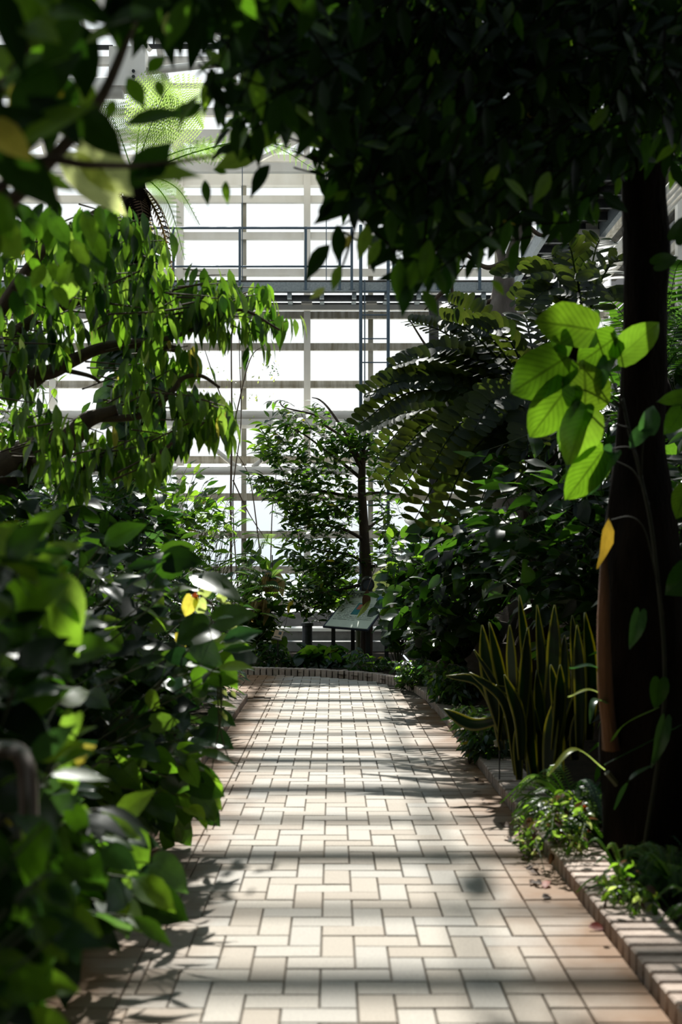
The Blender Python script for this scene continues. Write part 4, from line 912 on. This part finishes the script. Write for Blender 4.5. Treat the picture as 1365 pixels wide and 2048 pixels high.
# hanging dried seed bunches, left of the gap
for (px, py, lb) in ((545, 1150, 'upper bunch of dry straw-coloured seed strands by the glass'), (520, 1205, 'lower bunch of dry straw-coloured seed strands left of the plaque')):
    t_ = Plant('dried_flower_bunch', P(px, py, 14), lb, 'dried flowers')
    for i in range(22):
        a = P(px + random.uniform(-14, 14), py - 6, 14 + random.uniform(-.1, .1)); t_.leaf('lance', 'dried', a, (random.gauss(0, .1), 0, -1), (0, -1, .1) if i % 2 else (1, -.5, 0), random.uniform(.16, .34))
    t_.tube([P(px, py - 40, 14), P(px, py - 4, 14)], [.008, .006], 'branch', 'stalk', 5)
    t_.finish()
bush('leafy_shrub', [G(-1.25, 14.0), G(-.95, 14.5)], 'broad-leaved shrub around the dry seed bunches at the far bend', [(490, 1090), (540, 1120), (575, 1180), (580, 1235), (535, 1245), (525, 1290), (480, 1290), (480, 1180)], 13.8, 14.6, 56, 'oval', [('leaf', 5), ('leaf_dark', 5), ('leaf_soft', 1)], (.14, .24), .12, .4, arch=.1)
# banana-like leaf behind the sign
pl = Plant('broad_leaf_plant', G(P(740, 0, 15.8).x, 15.8), 'banana-like plant with broad leaves behind the spotlight', 'plant')
for b, t_, m_ in (((700, 1200), (600, 1140), 'leaf_dark'), ((740, 1210), (772, 1130), 'pale_leaf'), ((720, 1210), (660, 1150), 'leaf'), ((705, 1230), (650, 1190), 'leaf_soft')): pl.hero('oval', m_, P(*b, 15.8), P(*t_, 15.7), (.2, -.8, .6))
pl.tube([G(P(720, 0, 15.8).x, 15.8), P(715, 1210, 15.8)], [.05, .03], 'stem', 'stalk'); pl.finish()
# groundcover of the far bed
FB = [('leaf', 3), ('leaf_dark', 5), ('leaf_blue', 4)]
for i, (poly, n, k, L_, lb) in enumerate((
  ([(500, 1280), (560, 1285), (600, 1320), (600, 1345), (500, 1340)], 46, 'lance', (.07, .14), 'low leafy groundcover under the small tan plaque'),
  ([(600, 1300), (680, 1290), (690, 1340), (600, 1345)], 34, 'heart', (.12, .2), 'low heart-leaved plants in front of the grey bollard'),
  ([(690, 1300), (780, 1310), (790, 1355), (700, 1352)], 46, 'lance', (.06, .12), 'low spiky groundcover beneath the information board'),
  ([(780, 1320), (850, 1315), (860, 1375), (800, 1375)], 66, 'oval', (.04, .08), 'small round-leaved shrub leaning over the bend of the kerb'),
  ([(850, 1320), (940, 1330), (960, 1400), (900, 1420), (860, 1380)], 90, 'lance', (.05, .10), 'fine-leaved silvery groundcover beside the tag right of the kerb'),
  ([(900, 1400), (980, 1420), (1030, 1520), (1000, 1560), (930, 1480)], 90, 'lance', (.05, .1), 'grassy low plants between the kerb bricks and the snake plant'))):
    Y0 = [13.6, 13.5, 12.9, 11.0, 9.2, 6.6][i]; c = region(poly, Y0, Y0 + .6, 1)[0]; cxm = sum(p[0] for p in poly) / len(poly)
    bs = [G(P(min(q[0] for q in poly) * (1 - u) + max(q[0] for q in poly) * u, 0, Y0 + .25).x + (.08 if i > 2 else 0), Y0 + random.uniform(.1, .5)) for u in (.1, .35, .6, .9)]
    bush('groundcover_plants', bs, lb, poly, Y0, Y0 + .7, n, k, FB, L_, .045, .3, arch=.3, cat='groundcover', keep=200, r=.003)

# --- right side
# leaf-covered bank, dark
DK = [('leaf_dark', 4), ('leaf_black', 8), ('leaf_blue', .6)]
bush('climbing_vine', [G(1.3, 10), G(1.8, 9.5), G(1.0, 11.6), G(2.3, 9)], 'dark ivy-like vine covering the rocky bank right of the sign', [(785, 1190), (810, 1100), (840, 1010), (950, 1000), (1060, 1040), (1050, 1180), (960, 1260), (820, 1300), (785, 1260)], 9.4, 11.6, 165, 'heart', DK, (.09, .17), .1, .3, arch=.12, cat='vine', face=.4)
bush('climbing_vine', [G(.75, 13.2), G(1.1, 12.8)], 'lighter trailing vine beside the information board', [(775, 1060), (810, 1040), (850, 1100), (830, 1200), (800, 1240), (782, 1190)], 12.4, 13.3, 48, 'heart', [('leaf', 4), ('leaf_blue', 4), ('leaf_dark', 4)], (.10, .17), .1, .3, arch=.06, cat='vine', face=.3)
bush('leafy_shrub', [G(2.0, 7.5), G(2.4, 7), G(2.9, 7.6)], 'large shaded shrub behind the snake plant', [(960, 900), (1060, 880), (1250, 900), (1400, 800), (1400, 1400), (1200, 1400), (1080, 1300), (980, 1150)], 6.6, 8.4, 260, 'oval', DK, (.14, .24), .1, .3, arch=.1)
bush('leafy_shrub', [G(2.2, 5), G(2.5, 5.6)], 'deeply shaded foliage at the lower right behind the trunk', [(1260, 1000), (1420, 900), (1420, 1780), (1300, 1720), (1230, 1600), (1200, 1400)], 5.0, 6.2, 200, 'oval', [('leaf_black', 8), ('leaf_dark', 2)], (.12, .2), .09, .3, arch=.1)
bush('leafy_shrub', [G(3.6, 11), G(4.4, 11)], 'dark tree foliage in front of the right side wall', [(1200, 620), (1420, 560), (1420, 900), (1150, 940)], 10, 12.5, 150, 'oval', DK, (.16, .26), .13, .4, arch=.05, cat='tree')

# cycads with rounded leaflets
def cycad(name, c, tips, label, LL=.15, sep=9, face=1.0):
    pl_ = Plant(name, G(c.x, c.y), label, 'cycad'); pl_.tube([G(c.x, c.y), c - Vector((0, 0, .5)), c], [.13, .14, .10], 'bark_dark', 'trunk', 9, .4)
    for i, (T, sag) in enumerate(tips):
        d = T - c; pts = bez([c, c + d * .4 + Vector((0, 0, sag * .9 * d.length)), c + d * .75 + Vector((0, 0, sag * d.length)), T], 8); n = len(pts) - 1
        fr = MB().tube(pts, [.012, .004], 5); tot = d.length; m = max(8, int(tot * .8 / .056)); joined = []
        up = (Vector((0, -face, 1)) + rv() * .35).normalized(); items = []
        for j in range(m):
            t = .22 + .78 * j / (m - 1); k = min(int(t * n), n - 1); p = pts[k].lerp(pts[k + 1], min(1, t * n - k)); tg = (pts[k + 1] - pts[k]).normalized()
            s0 = tg.cross(up).normalized(); sz = LL * (.55 + .45 * math.sin(math.pi * min(1, .15 + t * .85)))
            for sg in (-1, 1): items.append((p, (s0 * sg + tg * .35 + up * .3 + rv() * .10), (up + tg * .35 + rv() * .12), sz * random.uniform(.92, 1.08)))
        fo = fr.build('frond', M['cycad'], pl_.root, sm=True)
        if i < sep:
            me = leaf_mesh('leaflet', 'cycad', 0)
            for p, dd, nn, sz in items:
                dd = dd.normalized(); x = dd.cross(nn).normalized(); z = x.cross(dd)
                link('leaflet', me, fo, p - pl_.loc, Matrix((x, dd, z)).transposed().to_quaternion(), sz)
        else:
            batch('leaflet', 'cycad', np.array([q[0] for q in items]), np.array([q[1] for q in items]), np.array([q[2] for q in items]), np.array([q[3] for q in items]), 'leaflets', fo, pl_.loc)
    return pl_
CYY = 8.6
tp = [(P(732, 788, 8.2), .10), (P(759, 765, 8.5), .12), (P(791, 730, 8.4), .12), (P(858, 703, 8.6), .12), (P(820, 644, 8.9), .08), (P(888, 640, 8.5), .1), (P(718, 850, 8.1), .14), (P(728, 862, 8.6), .08), (P(782, 925, 8.2), .14), (P(899, 606, 8.8), .1), (P(940, 650, 8.2), .1)]
tp += [(P(x, y, random.uniform(7.6, 9.4)), random.uniform(.08, .2)) for x, y in ((760, 905), (800, 985), (830, 1040), (770, 960), (850, 880), (900, 960), (880, 1050), (960, 1010), (820, 830), (870, 780), (930, 720), (980, 660), (1010, 900), (950, 860), (900, 820), (1040, 640), (1100, 620), (1000, 980), (900, 900), (860, 940), (1050, 950), (930, 770))]
cycad('cycad', P(1085, 830, CYY), tp, 'big dark cycad whose rounded-leaflet fronds reach the ladder', .19, 9)
tp = [(P(1005, 552, 8.4), .16), (P(1062, 548, 8.2), .12), (P(1140, 492, 8.6), .1), (P(1105, 510, 8.9), .12), (P(1090, 585, 8.2), .15), (P(1200, 480, 8.8), .12), (P(1240, 520, 8.5), .15), (P(1030, 600, 8.9), .16), (P(1150, 560, 8.0), .15), (P(1230, 600, 8.2), .2), (P(1060, 620, 8.0), .16)]
cycad('cycad', P(1165, 650, 8.8), tp, 'smaller cycad crown with upright leaflets under the side walkway', .19, 5)
# palm-like sprays further right
pl = Plant('palm', G(3.1, 9.8), 'fan of sunlit palm leaflets right of the dark trunk', 'palm')
for T in ((1300, 560), (1365, 520), (1400, 600), (1330, 640), (1380, 700), (1180, 600), (1200, 640)):
    Tp = P(*T, 9.5); c_ = P(1320, 760, 9.8); fern_frond(MB(), c_, Tp, .2, .22, 22, sub=False).build('frond', M['leaf_dark'], pl.root)
pl.tube([G(3.1, 9.8), P(1320, 760, 9.8)], [.09, .07], 'bark_dark', 'trunk'); pl.finish()

# gnarled grey tree behind
pl = Plant('gnarled_tree', G(P(1000, 0, 13.5).x, 13.5), 'pale gnarled trunk with bare twigs beneath the catwalk corner', 'tree')
pl.tube([G(P(1010, 0, 13.5).x, 13.5), P(1010, 800, 13.5), P(1003, 640, 13.5), P(1010, 570, 13.5), P(1018, 530, 13.5), P(1035, 470, 13.4), P(1050, 430, 13.3)], [.2, .2, .17, .13, .08, .05, .03], 'bark_grey', 'trunk', 14, .35)
pl.tube([P(1010, 540, 13.5), P(1000, 500, 13.5), P(985, 470, 13.6), P(965, 440, 13.6)], [.06, .03], 'bark_grey')
for pts in ([(1020, 520), (975, 535), (935, 510), (905, 485), (860, 455)], [(1000, 600), (920, 610), (905, 565), (930, 530)], [(1050, 430), (1070, 400), (1075, 370)], [(900, 570), (870, 600), (850, 620)], [(960, 760), (900, 720), (860, 700), (820, 640)], [(965, 440), (960, 400), (940, 380)], [(1045, 440), (1080, 470), (1110, 460)]):
    pl.tube([P(x, y, 13.5) for x, y in pts], [.035, .008], 'bark', 'branch', 6, .3)
pl.finish()

# dark near trunk on the right
TYY = 4.5
tx = P(1287, 0, TYY).x
pl = Plant('forest_tree', G(tx, TYY), 'thick nearly black trunk rising the whole right side', 'tree')
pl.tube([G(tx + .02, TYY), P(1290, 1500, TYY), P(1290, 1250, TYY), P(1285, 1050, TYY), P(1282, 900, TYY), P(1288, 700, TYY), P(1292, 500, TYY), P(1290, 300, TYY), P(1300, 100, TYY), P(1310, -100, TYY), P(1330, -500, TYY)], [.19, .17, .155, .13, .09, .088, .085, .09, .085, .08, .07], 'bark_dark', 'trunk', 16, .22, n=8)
pl.tube([P(1222, 1500, TYY - .1), P(1212, 1350, TYY - .12), P(1208, 1200, TYY - .1), P(1210, 1100, TYY - .05)], [.035, .03, .022, .012], 'bark_brown', 'peeling_bark', 6, .4, label='orange-brown strip of bark')
for pts in ([P(1290, 180, TYY), P(1150, 60, 4.2), P(950, -40, 3.9), P(700, -60, 3.6), P(500, -40, 3.4)], [P(1295, 80, TYY), P(1200, -80, 4.2), P(1000, -150, 3.8), P(800, -120, 3.3), P(620, 60, 3.0)], [P(1290, 260, TYY), P(1210, 160, 4.0), P(1080, 120, 3.7), P(900, 200, 3.5), P(760, 330, 3.4)], [P(1288, 300, TYY), P(1180, 240, 4.3), P(1050, 260, 4.2)]):
    pl.tube(pts, [.045, .01], 'bark_dark')
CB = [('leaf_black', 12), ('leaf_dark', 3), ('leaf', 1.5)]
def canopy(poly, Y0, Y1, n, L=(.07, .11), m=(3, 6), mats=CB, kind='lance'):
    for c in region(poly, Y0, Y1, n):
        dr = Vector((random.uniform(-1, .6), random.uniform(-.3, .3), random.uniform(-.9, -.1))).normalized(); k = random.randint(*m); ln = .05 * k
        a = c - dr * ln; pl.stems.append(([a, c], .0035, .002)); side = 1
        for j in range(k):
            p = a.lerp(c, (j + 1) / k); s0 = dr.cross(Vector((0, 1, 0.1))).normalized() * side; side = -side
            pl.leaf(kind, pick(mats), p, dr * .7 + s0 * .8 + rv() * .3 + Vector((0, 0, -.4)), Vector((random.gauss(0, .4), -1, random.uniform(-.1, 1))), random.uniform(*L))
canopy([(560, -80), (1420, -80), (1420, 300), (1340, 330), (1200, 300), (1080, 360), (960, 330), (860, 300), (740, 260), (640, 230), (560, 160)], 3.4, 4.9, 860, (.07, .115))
canopy([(470, -60), (640, -60), (720, 200), (640, 260), (540, 200), (470, 100)], 2.8, 3.8, 110, (.08, .12))
canopy([(640, 200), (800, 240), (960, 320), (1080, 360), (1050, 440), (960, 430), (880, 480), (800, 440), (700, 420), (650, 330)], 3.0, 4.2, 200)
canopy([(770, 400), (960, 400), (990, 470), (900, 530), (830, 570), (790, 530)], 3.0, 3.8, 52)
canopy([(1040, 280), (1240, 280), (1230, 380), (1120, 440), (1050, 440)], 3.6, 4.6, 60)
canopy([(1320, 0), (1400, 0), (1400, 230), (1330, 300)], 3.6, 4.6, 40)
canopy([(400, 120), (560, 150), (640, 250), (560, 300), (470, 290), (400, 250)], 2.3, 3.2, 26, (.07, .10), (2, 4))
canopy([(200, -60), (480, -60), (470, 30), (300, 20)], 1.9, 2.8, 40, (.08, .11))
canopy([(-100, -500), (1500, -500), (1500, -60), (-100, -60)], 3.4, 5.0, 330, (.11, .16))
H = lambda k, m, b, t_, n=(0, -1, .1), w_=1.1, kk=None, y=3.0: pl.hero(k, m, P(*b, y), P(*t_, y), n, w_, kk)
for b, t_, m_ in (((660, 490), (602, 548), 'leaf_black'), ((690, 400), (632, 452), 'leaf_black'), ((675, 450), (685, 525), 'leaf_black'), ((640, 440), (665, 385), 'leaf_black'), ((540, 330), (492, 382), 'leaf_black'), ((410, 360), (415, 408), 'leaf_dark'), ((452, 362), (450, 405), 'leaf'), ((455, 345), (425, 340), 'leaf'), ((650, 575), (622, 600), 'pale_leaf'), ((680, 530), (665, 580), 'leaf_soft'), ((735, 450), (725, 520), 'leaf_soft'), ((700, 470), (688, 500), 'leaf_soft'), ((760, 480), (735, 530), 'leaf_soft'), ((800, 520), (790, 600), 'leaf'), ((830, 520), (820, 590), 'leaf'), ((815, 570), (805, 632), 'leaf_dark'), ((845, 580), (880, 630), 'leaf_dark'), ((860, 480), (842, 560), 'leaf'), ((870, 540), (895, 590), 'leaf_dark'), ((985, 560), (1010, 590), 'leaf'), ((560, 270), (470, 300), 'leaf'), ((530, 290), (430, 345), 'leaf_soft'), ((1180, 380), (1210, 340), 'leaf_black'), ((1100, 400), (1130, 430), 'leaf_black'), ((1160, 440), (1120, 490), 'leaf_black')): H('lance', m_, b, t_)
n_ = 0  # unseen crown overhead and behind the camera, added to block sky light
while n_ < 9000:
    x, y = random.uniform(-7.5, 4.6), random.uniform(-4.6, 11)
    if y > 3.5 and ((.62 < x and (x < .95 or x > 1.7) and random.random() < .4) or (x < -.6 and random.random() < .12)): zlo = EYE + .5 * y + .6  # extra out-of-view leaves placed to shade the right path edge and dapple the left
    elif y > 8.5: continue
    else: zlo = max(2.6 + .9 * max(0, -y), 1.07 * (y - 1.9) + 2.5, (EYE + .56 * y + .4) if y > 0 else 0)
    z = zlo + random.random() ** 1.5 * 3.5
    if x > 2.8 and y > 5: continue
    if z > 10: continue
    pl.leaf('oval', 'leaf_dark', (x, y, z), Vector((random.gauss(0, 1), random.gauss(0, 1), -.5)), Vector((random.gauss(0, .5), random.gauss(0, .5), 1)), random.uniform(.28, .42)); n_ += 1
for pts in ([tx + .05, TYY, 4.5], [-1.5, 2.5, 6.2], [-5, 1, 6.5]), ([tx + .05, TYY, 4.5], [0, -1, 6], [-2.5, -3.5, 6.5]), ([tx + .05, TYY, 4.5], [2.5, 2, 5.5], [4, -1, 6]): pl.tube(pts, [.07, .02], 'bark_dark')  # limbs of the added overhead crown
for pts in ([(760, 330), (720, 420), (680, 455)], [(720, 420), (690, 520), (670, 560)], [(860, 330), (850, 480), (830, 560)], [(560, 200), (500, 300), (440, 340)]): pl.tube([P(x, y, 3.05) for x, y in pts], [.005, .002], 'bark_dark', 'twig', 5)
pl.finish(300, 'bark_dark', 'twig', 20)

# pothos on the trunk
PY = 4.15
def z3(x, y): return (980 + x / 3.79, 560 + y / 3.79)
pl = Plant('pothos_vine', G(1.02, 4.25), 'sunlit pothos vine with big yellow-green leaves climbing the dark trunk', 'vine')
st = z3(1040, 1080)
for b, t_, m_, n_, w_, k_ in (((800, 385), (350, 290), 'pothos', (.0, -1, .35), .80, 0), ((590, 585), (155, 850), 'pothos', (-.1, -1, .3), .78, 1), ((610, 790), (305, 1190), 'pothos', (0, -1, .2), .62, 0), ((720, 965), (745, 600), 'pothos', (.1, -1, .2), 1.0, 2), ((960, 430), (690, 640), 'pothos', (.2, -1, .2), .8, 1), ((965, 600), (1290, 310), 'leaf', (.2, -.9, .4), .55, 0), ((900, 610), (790, 860), 'leaf_blue', (-.6, -.6, .1), .6, 0), ((745, 985), (580, 1390), 'leaf', (.1, -1, .1), .68, 2), ((700, 950), (550, 1290), 'leaf_dark', (-.2, -1, .1), .6, 1), ((860, 1290), (590, 1660), 'pothos', (.2, -1, .2), .55, 0), ((1190, 1140), (1262, 945), 'leaf_blue', (.3, -.8, .5), .8, 0), ((1190, 1130), (1055, 1255), 'leaf_blue', (0, -.6, .8), .8, 0), ((930, 1310), (715, 1620), 'leaf_blue', (-.5, -.7, .1), .45, 0), ((520, 400), (600, 600), 'leaf_dark', (0, -1, 0), .8, 0), ((930, 390), (965, 470), 'leaf_blue', (0, -.3, 1), 1.0, 0)):
    B_, T_ = P(*z3(*b), PY), P(*z3(*t_), PY + random.uniform(-.04, .04)); pl.hero('round' if m_ in ('pothos', 'leaf') else 'heart', m_, B_, T_, n_, w_ * 1.22, k_)
for b, m_, e_ in (((800, 385), (880, 620), (1020, 1000)), ((590, 585), (760, 700), (1000, 980)), ((610, 790), (850, 850), (1010, 960)), ((960, 430), (1000, 620), (1010, 960)), ((860, 1290), (1080, 1280), (1160, 1500)), ((745, 985), (950, 1090), (1050, 1120)), ((1190, 1140), (1160, 1280), (1150, 1500)), ((930, 1360), (1100, 1460), (1210, 1700))):
    pl.tube([P(*z3(*b), PY + .01), P(*z3(*m_), PY + .03), P(*z3(*e_), PY + .06)], [.0025, .0035], 'stem_dark', 'petiole', 5)
pl.tube([P(*z3(1010, 900), PY + .08), P(*z3(1060, 1150), PY + .07), P(*z3(1150, 1500), PY + .06), P(1310, 1100, PY + .05), P(1330, 1400, PY + .03), G(1.12, 4.2)], [.006, .009], 'stem_dark', 'vine_stem', 7)
pl.tube([P(1222, 1040, PY), P(1262, 1034, PY), P(1290, 1060, PY), P(1310, 1140, PY), P(1328, 1230, PY)], [.002, .0035], 'stem_dark', 'petiole', 5)
pl.hero('oval', 'bronze_leaf', P(1218, 1036, PY), P(1210, 1138, PY), (.5, -1, .1), .55, 0, 'hanging yellowed leaf')
for b, t_, m_, w_ in (((1365, 820), (1340, 870), 'leaf', 1), ((1375, 980), (1350, 1035), 'pothos', 1.1), ((1390, 1140), (1335, 1190), 'leaf_dark', 1.1), ((1280, 1225), (1265, 1300), 'leaf_blue', .5), ((1390, 790), (1320, 800), 'leaf', .6), ((1320, 1360), (1315, 1420), 'leaf_dark', .8), ((1330, 1440), (1310, 1540), 'leaf_blue', .35), ((1350, 480), (1385, 430), 'leaf_black', .8), ((1310, 530), (1360, 510), 'leaf_black', .8)):
    pl.hero('heart', m_, P(*b, PY), P(*t_, PY), (.1, -1, .2), w_)
pl.finish()

# snake plants
pl = Plant('snake_plant', G(1.2, 6.0), 'clump of dark upright snake plant leaves edged in yellow', 'plant')
def sword(b, t_, Y, wd, bend=(0, 0), tw=0.0):
    B_, T_ = P(*b, Y), P(*t_, Y + random.uniform(-.08, .08)); d = T_ - B_; pts = bez([B_, B_ + d * .5 + Vector((bend[0], 0, bend[1])), T_], 6); n = len(pts) - 1; v = []; uv = []; f = []
    nr = Vector((math.sin(tw), -math.cos(tw), .12))
    for i, p in enumerate(pts):
        t = i / n; tg = (pts[min(i + 1, n)] - pts[max(i - 1, 0)]).normalized(); s0 = tg.cross(nr).normalized(); hw = wd / 2 * (.55 + .45 * math.sin(min(t / .55, 1) * math.pi / 2)) * (1 - max(0, (t - .62) / .38) ** 1.8)
        for u in (-1, -.4, .4, 1): v.append(tuple(p + s0 * u * hw + nr * (-.12 * (1 - u * u) * wd) - pl.loc)); uv.append((t, .5 + .5 * u))
    for i in range(n):
        for j in range(3): f.append((i * 4 + j, i * 4 + j + 1, (i + 1) * 4 + j + 1, (i + 1) * 4 + j))
    o = link('leaf', mesh('snake_leaf', v, f, M['snake'], uv, True), pl.root); m_ = o.modifiers.new('thick', 'SOLIDIFY'); m_.thickness = .004
for b, t_, w_ in (((1010, 1480), (965, 1250), .07), ((1030, 1470), (980, 1245), .06), ((1040, 1500), (1057, 1255), .06), ((1050, 1480), (1040, 1190), .055), ((1075, 1500), (1075, 1210), .05), ((1090, 1470), (1110, 1210), .07), ((1140, 1500), (1130, 1270), .07), ((1180, 1480), (1172, 1225), .075), ((1160, 1500), (1155, 1250), .06), ((1060, 1530), (1035, 1335), .06), ((1070, 1550), (1055, 1345), .065), ((1085, 1550), (1075, 1340), .06), ((1100, 1540), (1103, 1330), .07), ((1110, 1500), (1122, 1330), .06), ((1060, 1560), (1060, 1380), .05), ((1095, 1560), (1110, 1400), .07), ((1120, 1560), (1122, 1440), .07), ((1150, 1520), (1165, 1410), .06), ((1045, 1520), (1010, 1350), .06), ((1060, 1560), (1058, 1500), .05), ((1095, 1590), (1060, 1500), .05), ((1075, 1590), (1056, 1495), .05), ((1005, 1500), (975, 1340), .05), ((1130, 1480), (1200, 1330), .06), ((1030, 1440), (1020, 1250), .05), ((1150, 1450), (1145, 1230), .06), ((1000, 1480), (950, 1300), .045), ((1040, 1560), (1048, 1420), .05)):
    sword(b, t_, 5.7 + random.uniform(-.25, .5) - (b[1] - 1500) / 400, w_ * 1.05, (random.gauss(0, .02), 0), random.gauss(0, .5))
sword((1035, 1550), (940, 1345), 5.7, .05, (.06, .1), .3); sword((1080, 1470), (985, 1370), 5.7, .05, (.05, .05), .2); sword((1010, 1480), (893, 1352), 5.9, .045, (.03, .12), .3); sword((1000, 1440), (888, 1418), 5.9, .065, (0, -.05), .1)
pl.finish()
# arching blade, ferns and low plants at right
pl = Plant('arching_blade_plant', G(1.35, 4.6), 'strap-leaved plant with one white-lit arching leaf by the trunk', 'plant')
def strap(B_, mid, T_, wd, mat, name='leaf'):
    pts = bez([B_, mid, T_], 8); n = len(pts) - 1; v = []; uv = []; f = []
    for i, p in enumerate(pts):
        t = i / n; tg = (pts[min(i + 1, n)] - pts[max(i - 1, 0)]).normalized(); s0 = tg.cross(Vector((0, -.35, 1))).normalized(); hw = wd / 2 * min(1, .4 + t * 2) * (1 - t ** 4)
        for u in (-1, 0, 1): v.append(tuple(p + s0 * u * hw + Vector((0, 0, .15 * abs(u) * wd)) - pl.loc)); uv.append((t, .5 + .5 * u))
    for i in range(n):
        for j in range(2): f.append((i * 3 + j, i * 3 + j + 1, (i + 1) * 3 + j + 1, (i + 1) * 3 + j))
    return link(name, mesh('strap_leaf', v, f, M[mat], uv, True), pl.root)
b0 = P(1255, 1440, 4.5)
strap(b0, P(1200, 1340, 4.4), P(1138, 1338, 4.3), .035, 'leaf_blue'); strap(b0, P(1190, 1382, 4.4), P(1136, 1395, 4.3), .02, 'pale_leaf'); strap(P(1210, 1540, 4.4), P(1150, 1500, 4.3), P(1095, 1555, 4.2), .03, 'pale_leaf'); strap(P(1215, 1500, 4.4), P(1250, 1450, 4.3), P(1320, 1415, 4.2), .022, 'leaf_soft'); strap(P(1210, 1530, 4.4), P(1290, 1490, 4.3), P(1365, 1450, 4.2), .022, 'leaf_blue'); strap(b0, P(1195, 1400, 4.3), P(1180, 1450, 4.2), .03, 'leaf_blue'); strap(P(1230, 1620, 4.3), P(1260, 1560, 4.2), P(1310, 1530, 4.2), .03, 'leaf_blue')
MB().tube(bez([G(1.3, 4.62), P(1300, 1650, 4.5), P(1215, 1545, 4.4)], 5), [.02, .012], 6).build('stalk', M['stem'], pl.root)
MB().tube(bez([G(1.3, 4.62), P(1285, 1560, 4.55), b0], 5), [.02, .012], 6).build('stalk', M['stem'], pl.root); pl.finish()
def fern(base, label, n, L_, w_, mats=('fern', 'fern', 'leaf_soft'), az=(0, 6.28), rise=.5, group=None):
    pl_ = Plant('fern', base, label, 'fern', group)
    for i in range(n):
        a = random.uniform(*az); l = random.uniform(.6, 1) * L_; T = Vector(base) + Vector((math.cos(a) * l, math.sin(a) * l, random.uniform(-.1, rise) * L_))
        fern_frond(MB(), base, T, random.uniform(.18, .4), w_, 26, sub=False, roll=random.uniform(-.3, .3)).build('frond', M[random.choice(mats)], pl_.root)
    return pl_
g = lambda px, py, Y: (lambda x, y: Vector((x, y, gz(x, y))))(P(px, py, Y).x, Y)
fern(g(1165, 0, 5.0), 'sunlit sword fern at the foot of the snake plant', 44, .36, .046)
fern(g(1105, 0, 5.1), 'small light green fern hanging over the kerb bricks', 26, .22, .036)
fern(g(1230, 0, 4.5), 'shaded fern with curling tips left of the black trunk base', 20, .40, .034, ('leaf_blue', 'fern', 'leaf_dark'))
fern(g(1255, 0, 3.9), 'small upright fern between kerb and trunk', 14, .18, .02, rise=1.0)
fern(g(1350, 0, 3.95), 'bushy bright fern at the right edge beside the kerb', 80, .23, .034)
fern(g(1440, 0, 3.5), 'second bright fern cut off by the lower right edge', 30, .20, .03)
fern(g(1270, 0, 4.9), 'thin dark fern fronds beyond the trunk foot', 12, .4, .05, ('leaf_dark', 'leaf_blue'))
for poly, Y0, Y1, n, L_, lb in (([(1060, 1600), (1150, 1580), (1200, 1680), (1190, 1760), (1120, 1730), (1060, 1660)], 4.3, 4.9, 60, (.02, .045), 'small-leaved creeping plant with red blooms spilling over the kerb'), ([(1180, 1730), (1260, 1760), (1330, 1830), (1290, 1850), (1210, 1800)], 3.6, 4.0, 30, (.02, .045), 'sparse creeping seedlings on the kerb near the small fern')):
    bs = [g(sum(p[0] for p in poly) / len(poly) + dx, 0, (Y0 + Y1) / 2) for dx in (-20, 15, 50)]
    pl = Plant('creeping_plant', bs[0], lb, 'groundcover'); spray(pl, bs, region(poly, Y0, Y1, n), 'oval', [('leaf_soft', 4), ('leaf', 4), ('pale_leaf', .6), ('brown_leaf', 1.2)], L_, .02, .3, r=.0018, arch=.3)
    if 'red' in lb:
        for x, y in ((1168, 1618), (1222, 1678), (1153, 1690), (1180, 1665)): 
            for q in range(4): pl.leaf('oval', 'red_leaf', P(x, y, 4.5), rv() + Vector((0, -.5, .5)), rv(), .024, True)
    pl.finish(160)
bush('low_weeds', [Vector((.80, 4.6, .0)), Vector((.81, 5.0, .0)), Vector((.8, 4.3, 0))], 'tiny weeds growing in the gutter joint along the right kerb', [(1030, 1640), (1060, 1650), (1075, 1700), (1055, 1715), (1030, 1690)], 4.55, 5.0, 34, 'oval', [('leaf_soft', 4), ('pale_leaf', 1), ('leaf', 2)], (.015, .03), .02, .3, arch=.2, cat='weeds', r=.0015, keep=100)

# fallen leaves
FL = 'fallen leaves along the right kerb'
spots = [(1178, 1862, 0, 'red_leaf', 'red fallen leaf lying on the brown paving edge nearest the viewer'), (1095, 1768, 0, 'red_leaf', 'dark red curled leaf against the kerb face'), (1100, 1680, .06, 'brown_leaf', 'large dark curled leaf resting on top of the kerb bricks'), (1078, 1735, 0, 'brown_leaf', 'grey-brown dead leaf by the kerb just below the weeds')]
for (px, py, h_, mt, lb) in spots + [(930 + 5.5 * i + random.uniform(-8, 4), 1520 + 9.8 * i + random.uniform(-6, 6), 0, 'brown_leaf', None) for i in range(1, 30) if i % 3]:
    Y = (EYE - h_) * F / (py - VY); x = (px - VX) / F * Y
    if h_ == 0: x = min(x, XR - .02) if lb is None or mt == 'brown_leaf' else min(x, XR - .03)
    if lb is None and not (.66 < x < XR): x = random.uniform(.76, .84)
    d = Vector((random.gauss(0, 1), random.gauss(0, 1), .05)).normalized(); nn = Vector((random.gauss(0, .3), random.gauss(0, .3), 1)); xx = d.cross(nn).normalized(); z = xx.cross(d)
    o = link('fallen_leaf', leaf_mesh('oval', mt, random.randrange(3)), None, (x, Y, .012 + h_), Matrix((xx, d, z)).transposed().to_quaternion(), random.uniform(.035, .06) if lb is None else .065)
    tag(o, lb or 'small dry brown leaf in the gutter along the right kerb', 'leaf', FL if lb is None else None)
